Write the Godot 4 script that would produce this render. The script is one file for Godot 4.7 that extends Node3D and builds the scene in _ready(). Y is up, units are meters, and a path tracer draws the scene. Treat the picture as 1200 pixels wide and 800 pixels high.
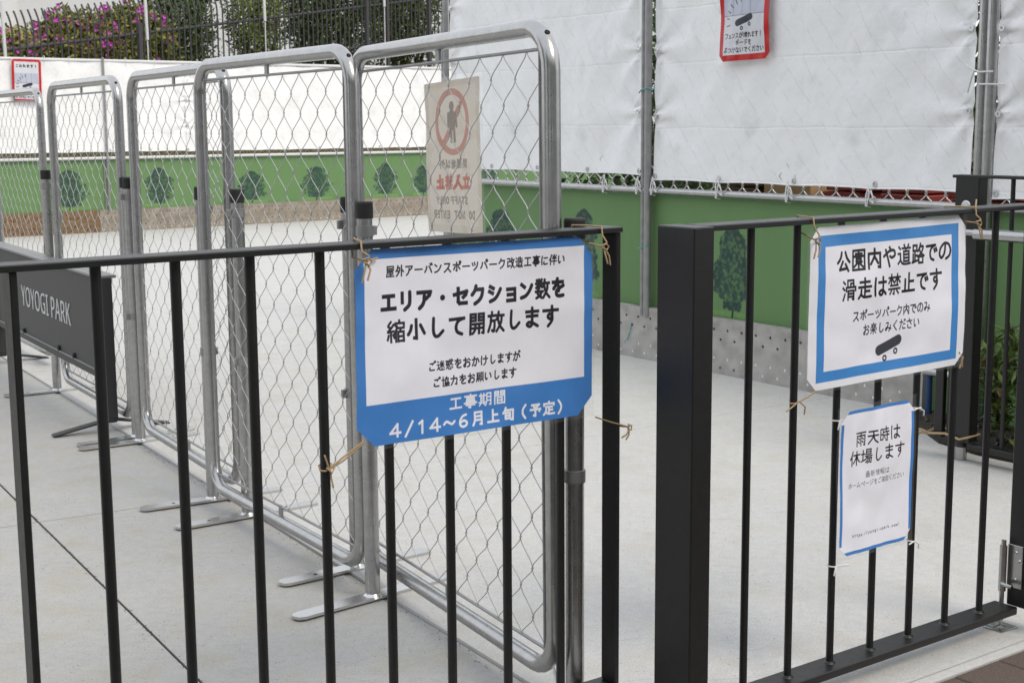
extends Node3D
# A park gate seen over two black barred leaves, with chain-link barricades, printed signs and sheeted site hoardings behind.
# Site axes: u runs along the gate line, w runs from the gate towards the street side. All lengths in metres.
const TURN := 36.4
const P0 := Vector3(1.496, 0, -4.209)
var M := {}
var rng := RandomNumberGenerator.new()
var taken := {}

func _ready():
	rng.seed = 11
	make_camera_and_light()
	make_materials()
	make_floor()
	make_far_hoarding()
	make_side_hoarding()
	make_behind_far()
	make_behind_side()
	make_barricades()
	make_park_board()
	make_gates()
	make_bed()
	make_notices()
	make_street_trees()
	make_ties()

# ------------------------------------------------------------------ camera, sky, sun
func make_camera_and_light():
	var cam := Camera3D.new()
	cam.name = "camera"
	cam.transform = Transform3D(Basis(Vector3(0.999974, -0.00719, 0.00109), Vector3(0.007273, 0.988686, -0.149827), Vector3(0, 0.149831, 0.988712)), Vector3(0, 1.55, 0))
	cam.near = 0.05
	cam.far = 400.0
	cam.current = true
	var lens := CameraAttributesPhysical.new()
	lens.frustum_focal_length = 33.0
	lens.frustum_focus_distance = 4.4
	lens.exposure_aperture = 9.0
	cam.attributes = lens
	cam.fov = rad_to_deg(2.0 * atan(400.0 / 1667.0))
	add_child(cam)
	var env := Environment.new()
	env.background_mode = Environment.BG_SKY
	var sky := Sky.new()
	var sm := ProceduralSkyMaterial.new()
	sm.sky_top_color = Color(0.90, 0.92, 0.95)
	sm.sky_horizon_color = Color(0.95, 0.955, 0.96)
	sm.sky_curve = 0.2
	sm.ground_bottom_color = Color(0.45, 0.44, 0.42)
	sm.ground_horizon_color = Color(0.62, 0.62, 0.61)
	sky.sky_material = sm
	env.sky = sky
	env.tonemap_mode = Environment.TONE_MAPPER_LINEAR
	env.tonemap_exposure = 1.48
	env.sdfgi_enabled = true
	env.ssao_enabled = true
	env.ssil_enabled = true
	var we := WorldEnvironment.new()
	we.name = "environment"
	we.environment = env
	add_child(we)
	var sun := DirectionalLight3D.new()
	sun.name = "sun"
	sun.light_color = Color(1.0, 0.965, 0.91)
	sun.light_energy = 0.42
	sun.light_angular_distance = 24.0
	sun.shadow_enabled = true
	sun.look_at_from_position(Vector3(6.5, 10, 6.0), Vector3.ZERO)
	add_child(sun)

# ------------------------------------------------------------------ mesh builder
class MB:
	var v := PackedVector3Array()
	var n := PackedVector3Array()
	var uv := PackedVector2Array()
	var c := PackedColorArray()
	var idx := PackedInt32Array()
	var tint := Color.WHITE

	func vert(p: Vector3, nn: Vector3, t := Vector2.ZERO) -> int:
		v.append(p); n.append(nn); uv.append(t); c.append(tint)
		return v.size() - 1

	func tri(a: int, b: int, d: int):
		var g := (v[b] - v[a]).cross(v[d] - v[a])
		if g.dot(n[a] + n[b] + n[d]) > 0.0:
			idx.append(a); idx.append(d); idx.append(b)
		else:
			idx.append(a); idx.append(b); idx.append(d)

	func poly(pts: Array, nn: Vector3, uvs := []):
		var s := v.size()
		for k in pts.size():
			vert(pts[k], nn, uvs[k] if uvs.size() else Vector2.ZERO)
		for k in range(1, pts.size() - 1):
			tri(s, s + k, s + k + 1)

	func quad(a: Vector3, b: Vector3, d: Vector3, e: Vector3, out: Vector3):
		var g := (b - a).cross(d - a).normalized()
		if g.dot(out) < 0: g = -g
		poly([a, b, d, e], g)

	# box with chamfered edges, axes given by basis
	func box(mid: Vector3, size: Vector3, bev := 0.0, bas := Basis.IDENTITY):
		var h := size / 2
		var ax := [bas.x, bas.y, bas.z]
		var hs := [h.x, h.y, h.z]
		for a in 3:
			var b := (a + 1) % 3
			var d := (a + 2) % 3
			for s in [-1.0, 1.0]:
				var o: Vector3 = mid + ax[a] * hs[a] * s
				var eb: Vector3 = ax[b] * (hs[b] - bev)
				var ed: Vector3 = ax[d] * (hs[d] - bev)
				poly([o - eb - ed, o + eb - ed, o + eb + ed, o - eb + ed], ax[a] * s)
				if bev > 0:
					for t in [-1.0, 1.0]:   # edge between faces a and b
						var p: Vector3 = mid + ax[a] * s * hs[a] + ax[b] * t * (hs[b] - bev)
						var q: Vector3 = mid + ax[a] * s * (hs[a] - bev) + ax[b] * t * hs[b]
						var e: Vector3 = ax[d] * (hs[d] - bev)
						poly([p - e, p + e, q + e, q - e], (ax[a] * s + ax[b] * t).normalized())
		if bev > 0:
			for s in [-1.0, 1.0]:
				for t in [-1.0, 1.0]:
					for r in [-1.0, 1.0]:
						var x: Vector3 = ax[0] * s; var y: Vector3 = ax[1] * t; var z: Vector3 = ax[2] * r
						poly([mid + x * h.x + y * (h.y - bev) + z * (h.z - bev), mid + x * (h.x - bev) + y * h.y + z * (h.z - bev), mid + x * (h.x - bev) + y * (h.y - bev) + z * h.z], (x + y + z).normalized())

	func tube(pts: Array, r: float, sides := 8, closed := false, caps := true):
		var m := pts.size()
		var tan := []
		for k in m:
			var a: Vector3 = pts[(k - 1 + m) % m] if closed or k > 0 else pts[k]
			var b: Vector3 = pts[(k + 1) % m] if closed or k < m - 1 else pts[k]
			tan.append((b - a).normalized())
		var side: Vector3 = tan[0].cross(Vector3.UP)
		if side.length() < 0.1: side = tan[0].cross(Vector3.RIGHT)
		side = side.normalized()
		var start := v.size()
		var len := 0.0
		for k in m + (1 if closed else 0):
			var kk: int = k % m
			var t: Vector3 = tan[kk]
			side = (side - t * side.dot(t)).normalized()
			var up := t.cross(side)
			if k > 0: len += pts[kk].distance_to(pts[(kk - 1 + m) % m])
			for j in sides + 1:
				var ang := TAU * j / sides
				var nn := side * cos(ang) + up * sin(ang)
				vert(pts[kk] + nn * r, nn, Vector2(float(j) / sides * r * TAU, len))
		var rows := m + (1 if closed else 0)
		for k in rows - 1:
			for j in sides:
				var a := start + k * (sides + 1) + j
				tri(a, a + 1, a + sides + 2)
				tri(a, a + sides + 2, a + sides + 1)
		if caps and not closed:
			for e in [0, m - 1]:
				var ring := []
				for j in sides:
					ring.append(v[start + e * (sides + 1) + j])
				poly(ring, -tan[0] if e == 0 else tan[m - 1])

	# turned shape round an axis: prof = [radius, height] pairs from base along dir
	func lathe(base: Vector3, dir: Vector3, prof: Array, sides := 16):
		var sd := dir.cross(Vector3.UP)
		if sd.length() < 0.1: sd = dir.cross(Vector3.RIGHT)
		sd = sd.normalized()
		var up := dir.cross(sd)
		for k in prof.size() - 1:
			var r0: float = prof[k][0]; var h0: float = prof[k][1]; var r1: float = prof[k + 1][0]; var h1: float = prof[k + 1][1]
			var s := v.size()
			var dn := Vector2(h1 - h0, r0 - r1).normalized()
			for j in sides + 1:
				var ang := TAU * j / sides
				var o := sd * cos(ang) + up * sin(ang)
				var nn := (o * dn.x + dir * dn.y).normalized()
				vert(base + o * r0 + dir * h0, nn); vert(base + o * r1 + dir * h1, nn)
			for j in sides:
				tri(s + j * 2, s + j * 2 + 1, s + j * 2 + 3)
				tri(s + j * 2, s + j * 2 + 3, s + j * 2 + 2)

	# flat polygon in the x-z plane pulled down from top to bottom
	func slab(pts: Array, top: float, bottom: float):
		var p2 := PackedVector2Array()
		for p in pts: p2.append(p)
		var t := Geometry2D.triangulate_polygon(p2)
		var s := v.size()
		for p in pts: vert(Vector3(p.x, top, p.y), Vector3.UP)
		for k in range(0, t.size(), 3): tri(s + t[k], s + t[k + 1], s + t[k + 2])
		var mid := Vector2.ZERO
		for p in pts: mid += p
		mid /= pts.size()
		for k in pts.size():
			var a: Vector2 = pts[k]; var b: Vector2 = pts[(k + 1) % pts.size()]
			var o := (a + b) / 2 - mid
			quad(Vector3(a.x, top, a.y), Vector3(b.x, top, b.y), Vector3(b.x, bottom, b.y), Vector3(a.x, bottom, a.y), Vector3(o.x, 0, o.y))

	# sheet over a grid: f(s, t) -> position, s and t in 0..1
	func grid(f: Callable, cols: int, rows: int, uvf = null):
		var s := v.size()
		for j in rows + 1:
			for i in cols + 1:
				var a := float(i) / cols; var b := float(j) / rows
				var p: Vector3 = f.call(a, b)
				var px: Vector3 = f.call(minf(a + 0.004, 1.0), b) - f.call(maxf(a - 0.004, 0.0), b)
				var py: Vector3 = f.call(a, minf(b + 0.004, 1.0)) - f.call(a, maxf(b - 0.004, 0.0))
				var nn := py.cross(px).normalized()
				var t: Vector2 = uvf.call(a, b) if uvf != null else Vector2(a, b)
				vert(p, nn, t)
		for j in rows:
			for i in cols:
				var a := s + j * (cols + 1) + i
				tri(a, a + 1, a + cols + 2)
				tri(a, a + cols + 2, a + cols + 1)

	func mesh(mat: Material) -> ArrayMesh:
		var arr := []
		arr.resize(Mesh.ARRAY_MAX)
		arr[Mesh.ARRAY_VERTEX] = v
		arr[Mesh.ARRAY_NORMAL] = n
		arr[Mesh.ARRAY_TEX_UV] = uv
		arr[Mesh.ARRAY_COLOR] = c
		arr[Mesh.ARRAY_INDEX] = idx
		var m := ArrayMesh.new()
		m.add_surface_from_arrays(Mesh.PRIMITIVE_TRIANGLES, arr)
		m.surface_set_material(0, mat)
		return m

# ------------------------------------------------------------------ naming
func numbered(called: String) -> String:
	if not taken.has(called):
		taken[called] = 0
		return called
	taken[called] += 1
	return "%s_%03d" % [called, taken[called]]

func thing(called: String, label: String, category: String, at := Vector3.ZERO, turn := 0.0, group := "") -> Node3D:
	var o := Node3D.new()
	o.name = numbered(called)
	o.position = at
	o.rotation.y = turn
	tag(o, label, category, group)
	add_child(o)
	return o

func tag(o: Node, label: String, category: String, group := ""):
	o.set_meta("label", label)
	o.set_meta("category", category)
	if group: o.set_meta("group", group)

func part(called: String, mb: MB, mat: Material, parent: Node) -> MeshInstance3D:
	return put(called, mb.mesh(mat), parent)

func put(called: String, mesh: Mesh, parent: Node, at := Vector3.ZERO) -> MeshInstance3D:
	var o := MeshInstance3D.new()
	o.mesh = mesh
	o.name = called if parent != self else numbered(called)
	o.position = at
	parent.add_child(o, true)
	return o

func structure(called: String, mb: MB, mat: Material, at := Vector3.ZERO, turn := 0.0) -> MeshInstance3D:
	var o := put(called, mb.mesh(mat), self)
	o.position = at
	o.rotation.y = turn
	o.set_meta("kind", "structure")
	return o

func site(u: float, y: float, w: float) -> Vector3:
	var a := deg_to_rad(TURN)
	return P0 + Vector3(cos(a), 0, -sin(a)) * u + Vector3(sin(a), 0, cos(a)) * w + Vector3(0, y, 0)

# ------------------------------------------------------------------ materials
func mat(linear: Color, rough := 0.6, metal := 0.0, spec := 0.5) -> StandardMaterial3D:
	var m := StandardMaterial3D.new()
	m.albedo_color = linear.linear_to_srgb()
	m.roughness = rough
	m.metallic = metal
	m.metallic_specular = spec
	return m

func noise_tex(freq: float, ramp: Array, size := 512, sd := 1, kind := FastNoiseLite.TYPE_SIMPLEX_SMOOTH, oct := 4) -> NoiseTexture2D:
	var f := FastNoiseLite.new()
	f.seed = sd; f.frequency = freq; f.noise_type = kind; f.fractal_octaves = oct
	var t := NoiseTexture2D.new()
	t.width = size; t.height = size; t.seamless = true; t.noise = f
	if ramp.size():
		var g := Gradient.new()
		g.offsets = PackedFloat32Array(ramp.map(func(r): return r[0]))
		g.colors = PackedColorArray(ramp.map(func(r): return r[1].linear_to_srgb()))
		t.color_ramp = g
	return t

func tri_map(m: StandardMaterial3D, scale: float, world := true):
	m.uv1_triplanar = true
	m.uv1_world_triplanar = world
	m.uv1_scale = Vector3.ONE * scale

func grey(x: float, warm := 0.0) -> Color:
	return Color(x * (1 + warm), x, x * (1 - warm * 1.4))

func make_materials():
	# galvanised pipe: dull zinc with spangle and streaks
	var z := mat(Color.WHITE, 0.31, 0.95)
	z.albedo_texture = noise_tex(0.02, [[0.0, grey(0.36)], [0.4, grey(0.405)], [0.6, grey(0.425)], [1.0, grey(0.48)]], 512, 3)
	tri_map(z, 2.2)
	z.roughness_texture = noise_tex(0.012, [[0.0, grey(0.62)], [1.0, grey(0.95)]], 256, 4)
	M.zinc = z
	var zd := mat(Color.WHITE, 0.5, 0.8)
	zd.albedo_texture = noise_tex(0.02, [[0.0, grey(0.26)], [0.5, grey(0.31)], [1.0, grey(0.37)]], 256, 5)
	tri_map(zd, 2.0)
	M.zinc_dull = zd
	M.wire = mat(grey(0.46), 0.38, 0.75)
	M.plate = mat(grey(0.58), 0.27, 0.92)
	M.steel = mat(grey(0.42), 0.27, 1.0)
	var bl := mat(Color(0.0115, 0.0115, 0.012), 0.46, 0.0, 0.5)
	bl.roughness_texture = noise_tex(0.05, [[0.0, grey(0.55)], [0.5, grey(0.72)], [1.0, grey(1.0)]], 256, 6)
	tri_map(bl, 3.0)
	bl.albedo_texture = noise_tex(0.04, [[0.0, Color(0.7, 0.7, 0.7)], [0.6, Color(0.85, 0.85, 0.85)], [0.82, Color(1.0, 1.0, 1.0)], [1.0, Color(1.0, 1.0, 1.0)]], 256, 16)
	M.black = bl
	M.cap = mat(grey(0.012), 0.7)
	M.hole = mat(grey(0.01), 0.9)
	M.sign_board = mat(Color(0.030, 0.030, 0.032), 0.5)
	M.cover = mat(grey(0.28), 0.4, 0.7)
	M.letter = mat(grey(0.55), 0.5, 0.1)
	M.jute = mat(Color(0.40, 0.29, 0.17), 0.95)
	M.cord = mat(grey(0.72), 0.8)
	M.teal = mat(Color(0.10, 0.36, 0.34), 0.7)
	M.film = mat(grey(0.9), 0.12)
	M.film.transparency = BaseMaterial3D.TRANSPARENCY_ALPHA
	M.film.albedo_color.a = 0.035
	M.rust = mat(Color.WHITE, 0.9)
	M.rust.albedo_texture = noise_tex(0.03, [[0.0, Color(0.10, 0.055, 0.028)], [0.5, Color(0.19, 0.12, 0.065)], [1.0, Color(0.30, 0.22, 0.14)]], 256, 8)
	tri_map(M.rust, 1.5)
	M.beige = mat(Color.WHITE, 0.9)
	M.beige.albedo_texture = noise_tex(0.02, [[0.0, Color(0.18, 0.15, 0.115)], [0.5, Color(0.27, 0.235, 0.19)], [1.0, Color(0.36, 0.33, 0.285)]], 256, 9)
	tri_map(M.beige, 1.2)
	M.panel = mat(Color.WHITE, 0.75)
	M.panel.albedo_texture = noise_tex(0.012, [[0.0, grey(0.20, 0.05)], [0.35, grey(0.32, 0.04)], [0.6, grey(0.38, 0.03)], [1.0, grey(0.48, 0.03)]], 512, 10)
	tri_map(M.panel, 1.0)
	M.plug = mat(grey(0.75), 0.7)
	# concrete slabs: blotches, pores and faint brown staining
	M.plaza = concrete(0.385, 0.045, 21)
	M.park = concrete(0.51, 0.024, 22)
	M.joint = mat(Color(0.02, 0.016, 0.012), 1.0)
	M.bank = mat(Color.WHITE, 1.0)
	M.bank.albedo_texture = noise_tex(0.05, [[0.0, Color(0.05, 0.035, 0.02)], [0.5, Color(0.10, 0.085, 0.035)], [1.0, Color(0.16, 0.17, 0.06)]], 256, 15)
	tri_map(M.bank, 1.0)
	M.dirt = mat(Color(0.03, 0.024, 0.018), 1.0)
	var tl := mat(Color.WHITE, 0.8)
	tl.albedo_texture = noise_tex(0.08, [[0.0, Color(0.06, 0.042, 0.034)], [0.5, Color(0.095, 0.07, 0.057)], [1.0, Color(0.13, 0.10, 0.085)]], 256, 14)
	tri_map(tl, 5.0)
	M.tile = tl
	M.tarp = tarp_material(31, 0.83)
	M.red = mat(Color(0.28, 0.045, 0.035), 0.6)
	M.wood = mat(Color(0.42, 0.28, 0.15), 0.8)
	M.brown = mat(Color(0.10, 0.06, 0.035), 0.85)
	M.blue = mat(Color(0.012, 0.04, 0.14), 0.5)
	M.orange = mat(Color(0.40, 0.14, 0.03), 0.7)
	M.wall_pale = mat(grey(0.76, -0.01), 0.85)
	M.wall_grey = mat(grey(0.68, -0.012), 0.85)
	M.glass = mat(grey(0.06), 0.1)
	M.picket = mat(Color(0.045, 0.042, 0.045), 0.6)
	M.pole = mat(grey(0.62), 0.5)
	M.bark = mat(Color(0.06, 0.042, 0.03), 0.95)
	var lf := mat(Color.WHITE, 0.55)
	lf.vertex_color_use_as_albedo = true
	lf.backlight_enabled = true
	lf.backlight = Color(0.25, 0.3, 0.08)
	M.leaf = lf
	var pt := mat(Color.WHITE, 0.6)
	pt.vertex_color_use_as_albedo = true
	M.petal = pt

func concrete(base: float, warm: float, sd: int) -> StandardMaterial3D:
	var size := 1536
	var im := Image.create(size, size, false, Image.FORMAT_RGB8)
	var maps := []
	for q in [[0.006, 4], [0.03, 4], [0.16, 3], [0.0045, 3]]:
		var f := FastNoiseLite.new(); f.seed = sd + maps.size(); f.frequency = q[0]; f.fractal_octaves = q[1]
		maps.append(f.get_seamless_image(size, size).get_data())
	var data := PackedByteArray()
	data.resize(size * size * 3)
	for i in size * size:
		var a: float = maps[0][i] / 255.0 - 0.5; var b: float = maps[1][i] / 255.0 - 0.5; var c: float = maps[2][i] / 255.0 - 0.5
		var st: float = maps[3][i] / 255.0
		var k := base * (1.0 + 0.06 * a + 0.15 * b + 0.36 * c)
		var w := warm * (0.6 + 1.6 * smoothstep(0.50, 0.80, st + 0.5 * b + 0.2 * c))
		k *= 1.0 - 0.05 * smoothstep(0.56, 0.8, st + 0.3 * b)
		data[i * 3] = int(255 * pow(k * (1 + w * 0.35), 0.4545)); data[i * 3 + 1] = int(255 * pow(k, 0.4545)); data[i * 3 + 2] = int(255 * pow(k * (1 - w), 0.4545))
	im = Image.create_from_data(size, size, false, Image.FORMAT_RGB8, data)
	var r := RandomNumberGenerator.new()
	r.seed = sd
	for q in 1300:   # trowel scuffs, pores and specks
		var p := Vector2(r.randf_range(60, size - 60), r.randf_range(60, size - 60))
		var col := Color(0.16, 0.13, 0.10) if r.randf() < 0.5 else Color(0.30, 0.29, 0.28)
		if q < 900: line(im, p, p + Vector2(r.randf_range(0, 2), r.randf_range(0, 1)), r.randf_range(0.4, 1.5), col, r.randf_range(0.25, 0.75))
		else:
			var a := r.randfn(0.0, 0.35)
			var l := r.randf_range(10, 110)
			line(im, p, p + Vector2(cos(a), sin(a)) * l, r.randf_range(0.3, 1.2), col, r.randf_range(0.03, 0.15))
	var m := mat(Color.WHITE, 0.8)
	m.albedo_texture = ImageTexture.create_from_image(im)
	tri_map(m, 0.45)
	return m

# woven white sheeting: slack weave relief, net marks pressed through it, fold lines and grime
func tarp_material(sd: int, base: float) -> StandardMaterial3D:
	var w := 1024; var h := 640
	var im := Image.create(w, h, false, Image.FORMAT_RGB8)
	var hm := Image.create(w, h, false, Image.FORMAT_RGB8)
	var a := FastNoiseLite.new(); a.seed = sd; a.frequency = 0.006; a.fractal_octaves = 4
	var b := FastNoiseLite.new(); b.seed = sd + 1; b.frequency = 0.03; b.fractal_octaves = 4
	b.domain_warp_enabled = true; b.domain_warp_amplitude = 40.0; b.domain_warp_frequency = 0.012
	var A := a.get_image(w, h); var B := b.get_image(w, h)
	for y in h:
		for x in w:
			var g := A.get_pixel(x, y).r; var q := B.get_pixel(x, y).r
			var k := base * (1.0 - 0.09 * smoothstep(0.64, 0.95, g) * (0.5 + 0.9 * q) - 0.02 * (q - 0.5))
			var net := absf(fposmod((x * 0.78 - y * 0.62 + 16 * (g - 0.5)) / 46.0, 1.0) - 0.5)
			var net2 := absf(fposmod((x * 0.78 + y * 0.62 + 16 * (g - 0.5)) / 34.0, 1.0) - 0.5)
			var line := maxf(smoothstep(0.465, 0.5, net), 0.2 * smoothstep(0.46, 0.5, net2)) * smoothstep(0.3, 0.55, q)
			k *= 1.0 - 0.17 * line
			im.set_pixel(x, y, Color(k * 0.995, k, k * 1.01).linear_to_srgb())
			var e := 0.5 + 0.20 * (q - 0.5) - 0.08 * line
			for f in [0.2, 0.41, 0.66, 0.86]:
				var fy: float = f * h + 5 * (g - 0.5)
				e += 0.22 * exp(-pow((y - fy) / 2.2, 2.0)) * (0.4 + q)
			for f in [0.17, 0.5, 0.83]:
				e += 0.12 * exp(-pow((x - f * w) / 2.2, 2.0)) * (0.3 + q)
			e = clampf(e, 0, 1)
			hm.set_pixel(x, y, Color(e, e, e))
	var m := mat(Color.WHITE, 0.6)
	m.albedo_texture = ImageTexture.create_from_image(im)
	m.heightmap_enabled = true
	m.heightmap_scale = 0.8
	m.heightmap_texture = ImageTexture.create_from_image(hm)
	m.backlight_enabled = true
	m.backlight = Color(0.12, 0.12, 0.12)
	return m

# ------------------------------------------------------------------ ground
func edge_u(w: float) -> float: return -1.19 - 0.091 * (w + 3.18)
func joint_u(w: float) -> float: return -1.952 - 0.092 * (w + 3.157)
func cross_w(u: float) -> float: return -3.073 + 0.099 * (u + 2.106)

func make_floor():
	var t := deg_to_rad(TURN)
	var g := MB.new()
	g.poly([Vector3(-220, -0.06, -220), Vector3(220, -0.06, -220), Vector3(220, -0.06, 60), Vector3(-220, -0.06, 60)], Vector3.UP)
	structure("ground", g, M.dirt)
	# plaza slabs on the street side of the barricades, split by the dark joint and the cross joint
	var far := -26.0
	var near := 0.107
	var j := 0.0045
	var c := 0.0034
	var sets := [
		[Vector2(joint_u(cross_w(-2)) + j, cross_w(-1.95) + c), Vector2(edge_u(-3.05) - 0.012, cross_w(-1.2) + c), Vector2(edge_u(near) - 0.012, near), Vector2(joint_u(near) + j, near)],
		[Vector2(-14, cross_w(-14) + c), Vector2(joint_u(cross_w(-2)) - j, cross_w(-1.97) + c), Vector2(joint_u(near) - j, near), Vector2(-14, near)],
		[Vector2(joint_u(far) + j, far), Vector2(edge_u(far) - 0.012, far), Vector2(edge_u(-3.05) - 0.012, cross_w(-1.2) - c), Vector2(joint_u(cross_w(-2)) + j, cross_w(-1.95) - c)],
		[Vector2(-14, far), Vector2(joint_u(far) - j, far), Vector2(joint_u(cross_w(-2)) - j, cross_w(-1.97) - c), Vector2(-14, cross_w(-14) - c)],
	]
	for s in sets:
		var m := MB.new()
		m.slab(s, 0.0, -0.05)
		structure("plaza_pavement", m, M.plaza, P0, t)
	var js := MB.new()
	js.slab([Vector2(joint_u(far) - j, far), Vector2(joint_u(far) + j, far), Vector2(joint_u(near) + j, near), Vector2(joint_u(near) - j, near)], -0.006, -0.05)
	structure("joint_filler", js, M.joint, P0, t)
	var db := MB.new()
	var dr := RandomNumberGenerator.new()
	dr.seed = 8
	for i in 700:   # grit and leaf crumbs caught in the joint and along the kerb
		var w := dr.randf_range(-4.5, 0.0)
		var on_joint := i < 380
		var u := (joint_u(w) if on_joint else edge_u(w) - 0.006) + dr.randfn(0.0, 0.006 if on_joint else 0.014)
		var q := dr.randf_range(0.0008, 0.0026)
		if dr.randf() < 0.04: u += dr.randf_range(-0.5, 0.4)
		db.tint = Color(0.16, 0.105, 0.06).lerp(Color(0.05, 0.04, 0.03), dr.randf())
		db.box(Vector3(u, 0.0005 if absf(u - edge_u(w)) > 0.012 else -0.003, w), Vector3(q * 1.8, q * 0.7, q), 0.0, Basis(Vector3.UP, dr.randf() * TAU))
	var deb := part("ground_debris", db, M.petal, self)
	deb.position = P0; deb.rotation.y = t
	deb.set_meta("kind", "stuff")
	tag(deb, "brown grit and leaf crumbs along the pavement joints", "debris")
	# narrow nosing strip along the line of the barricades
	var k := MB.new()
	k.slab([Vector2(edge_u(far) - 0.008, far), Vector2(edge_u(far) + 0.016, far), Vector2(edge_u(near) + 0.016, near), Vector2(edge_u(near) - 0.008, near)], -0.004, -0.05)
	structure("kerb_strip", k, M.plaza, P0, t)
	var ws := [near, -2.94, -6.6, -10.3, -14.0, -26.0]
	for i in 5:
		var a: float = ws[i] - (0.0016 if i else 0.0); var b: float = ws[i + 1] + 0.0016
		var sl := 0.027
		var q := func(u: float, w: float) -> float: return w + sl * (u + 0.9) if absf(w) > 1 else w
		var m := MB.new()
		m.slab([Vector2(edge_u(b) + 0.021, q.call(edge_u(b), b)), Vector2(14, q.call(14, b)), Vector2(14, q.call(14, a)), Vector2(edge_u(a) + 0.021, q.call(edge_u(a), a))], 0.006, -0.05)
		structure("park_pavement", m, M.park, P0, t)
	var e := MB.new()
	e.slab([Vector2(-14, 0.111), Vector2(14, 0.111), Vector2(14, 0.149), Vector2(-14, 0.149)], 0.004, -0.05)
	structure("edge_kerb", e, M.park, P0, t)
	var bed := MB.new()
	bed.slab([Vector2(-14, 0.15), Vector2(14, 0.15), Vector2(14, 2.8), Vector2(-14, 2.8)], -0.012, -0.05)
	var walk := structure("brick_walk", bed, M.joint, P0, t)
	var tm := MB.new()
	tm.box(Vector3.ZERO, Vector3(0.2, 0.03, 0.2), 0.004)
	var tile := tm.mesh(M.tile)
	for r in 5:
		for i in 16:
			var o := put("paver", tile, walk, Vector3(-1.554 + 0.2045 * i + (0.102 if r % 2 else 0.0), -0.012 + rng.randf_range(-0.001, 0.001), 0.254 + 0.2045 * r))
			o.rotation.y = rng.randf_range(-0.006, 0.006)

# ------------------------------------------------------------------ hoarding pieces (local frame: x along, z towards the viewer)
func holed_panel(len: float, h: float, thick: float, rows: Array, pitch: float, r: float, face: MB, back: MB, plug: MB, plug_rows: int):
	var ys := [0.0]
	for i in rows.size() - 1: ys.append((rows[i] + rows[i + 1]) / 2)
	ys.append(h)
	for i in rows.size():
		var y0: float = ys[i]; var y1: float = ys[i + 1]; var cy: float = rows[i]
		var off := pitch / 2 if i % 2 else 0.0
		if off > 0: face.quad(Vector3(0, y0, 0), Vector3(off, y0, 0), Vector3(off, y1, 0), Vector3(0, y1, 0), Vector3.BACK)
		var n := int((len - off) / pitch)
		for k in n:
			var x0 := off + k * pitch; var x1 := x0 + pitch; var cx := (x0 + x1) / 2
			var border := [Vector2(x1, cy), Vector2(x1, y1), Vector2(cx, y1), Vector2(x0, y1), Vector2(x0, cy), Vector2(x0, y0), Vector2(cx, y0), Vector2(x1, y0)]
			var ring := []
			for q in 8:
				var d: Vector2 = (border[q] - Vector2(cx, cy)).normalized()
				ring.append(Vector2(cx, cy) + d * r)
			for q in 8:
				var a: Vector2 = border[q]; var b: Vector2 = border[(q + 1) % 8]; var c: Vector2 = ring[(q + 1) % 8]; var d: Vector2 = ring[q]
				face.poly([Vector3(a.x, a.y, 0), Vector3(b.x, b.y, 0), Vector3(c.x, c.y, 0), Vector3(d.x, d.y, 0)], Vector3.BACK)
				face.quad(Vector3(c.x, c.y, 0), Vector3(d.x, d.y, 0), Vector3(d.x, d.y, -0.014), Vector3(c.x, c.y, -0.014), Vector3(cx - c.x, cy - c.y, 0))
			var disc := ring.map(func(p): return Vector3(p.x, p.y, -0.0135))
			var skip := rng.randf()
			if skip < 0.12: face.poly(disc, Vector3.BACK)
			elif i < plug_rows: plug.poly(ring.map(func(p): return Vector3(p.x, p.y, -0.003)), Vector3.BACK)
			else: back.poly(disc, Vector3.BACK)
		var xe := off + n * pitch
		if xe < len: face.quad(Vector3(xe, y0, 0), Vector3(len, y0, 0), Vector3(len, y1, 0), Vector3(xe, y1, 0), Vector3.BACK)
	face.quad(Vector3(0, h, 0), Vector3(len, h, 0), Vector3(len, h, -thick), Vector3(0, h, -thick), Vector3.UP)
	face.quad(Vector3(len, 0, 0), Vector3(len, h, 0), Vector3(len, h, -thick), Vector3(len, 0, -thick), Vector3.RIGHT)
	face.quad(Vector3(0, 0, 0), Vector3(0, h, 0), Vector3(0, h, -thick), Vector3(0, 0, -thick), Vector3.LEFT)
	face.quad(Vector3(0, 0, -thick), Vector3(len, 0, -thick), Vector3(len, h, -thick), Vector3(0, h, -thick), Vector3.FORWARD)

func base_panel(label: String, at: Vector3, turn: float, x0: float, x1: float, h: float, m: Material, plugs: int, group: String):
	var b := Basis(Vector3.UP, turn)
	var o := thing("base_panel", label, "low wall", at + b.x * x0, turn, group)
	var f := MB.new(); var k := MB.new(); var p := MB.new()
	holed_panel(x1 - x0, h, 0.05, [0.047, 0.105, 0.225, 0.285], 0.122, 0.0105, f, k, p, plugs)
	part("panel", f, m, o)
	part("drilled_holes", k, M.hole, o).set_meta("kind", "stuff")
	if p.v.size(): part("hole_plugs", p, M.plug, o).set_meta("kind", "stuff")

func wave(sd: int, amp: float, fx: float, fy: float) -> Callable:
	var f := FastNoiseLite.new()
	f.seed = sd; f.frequency = 1.0; f.fractal_octaves = 3
	return func(x: float, y: float) -> float: return amp * f.get_noise_2d(x * fx, y * fy)

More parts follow.
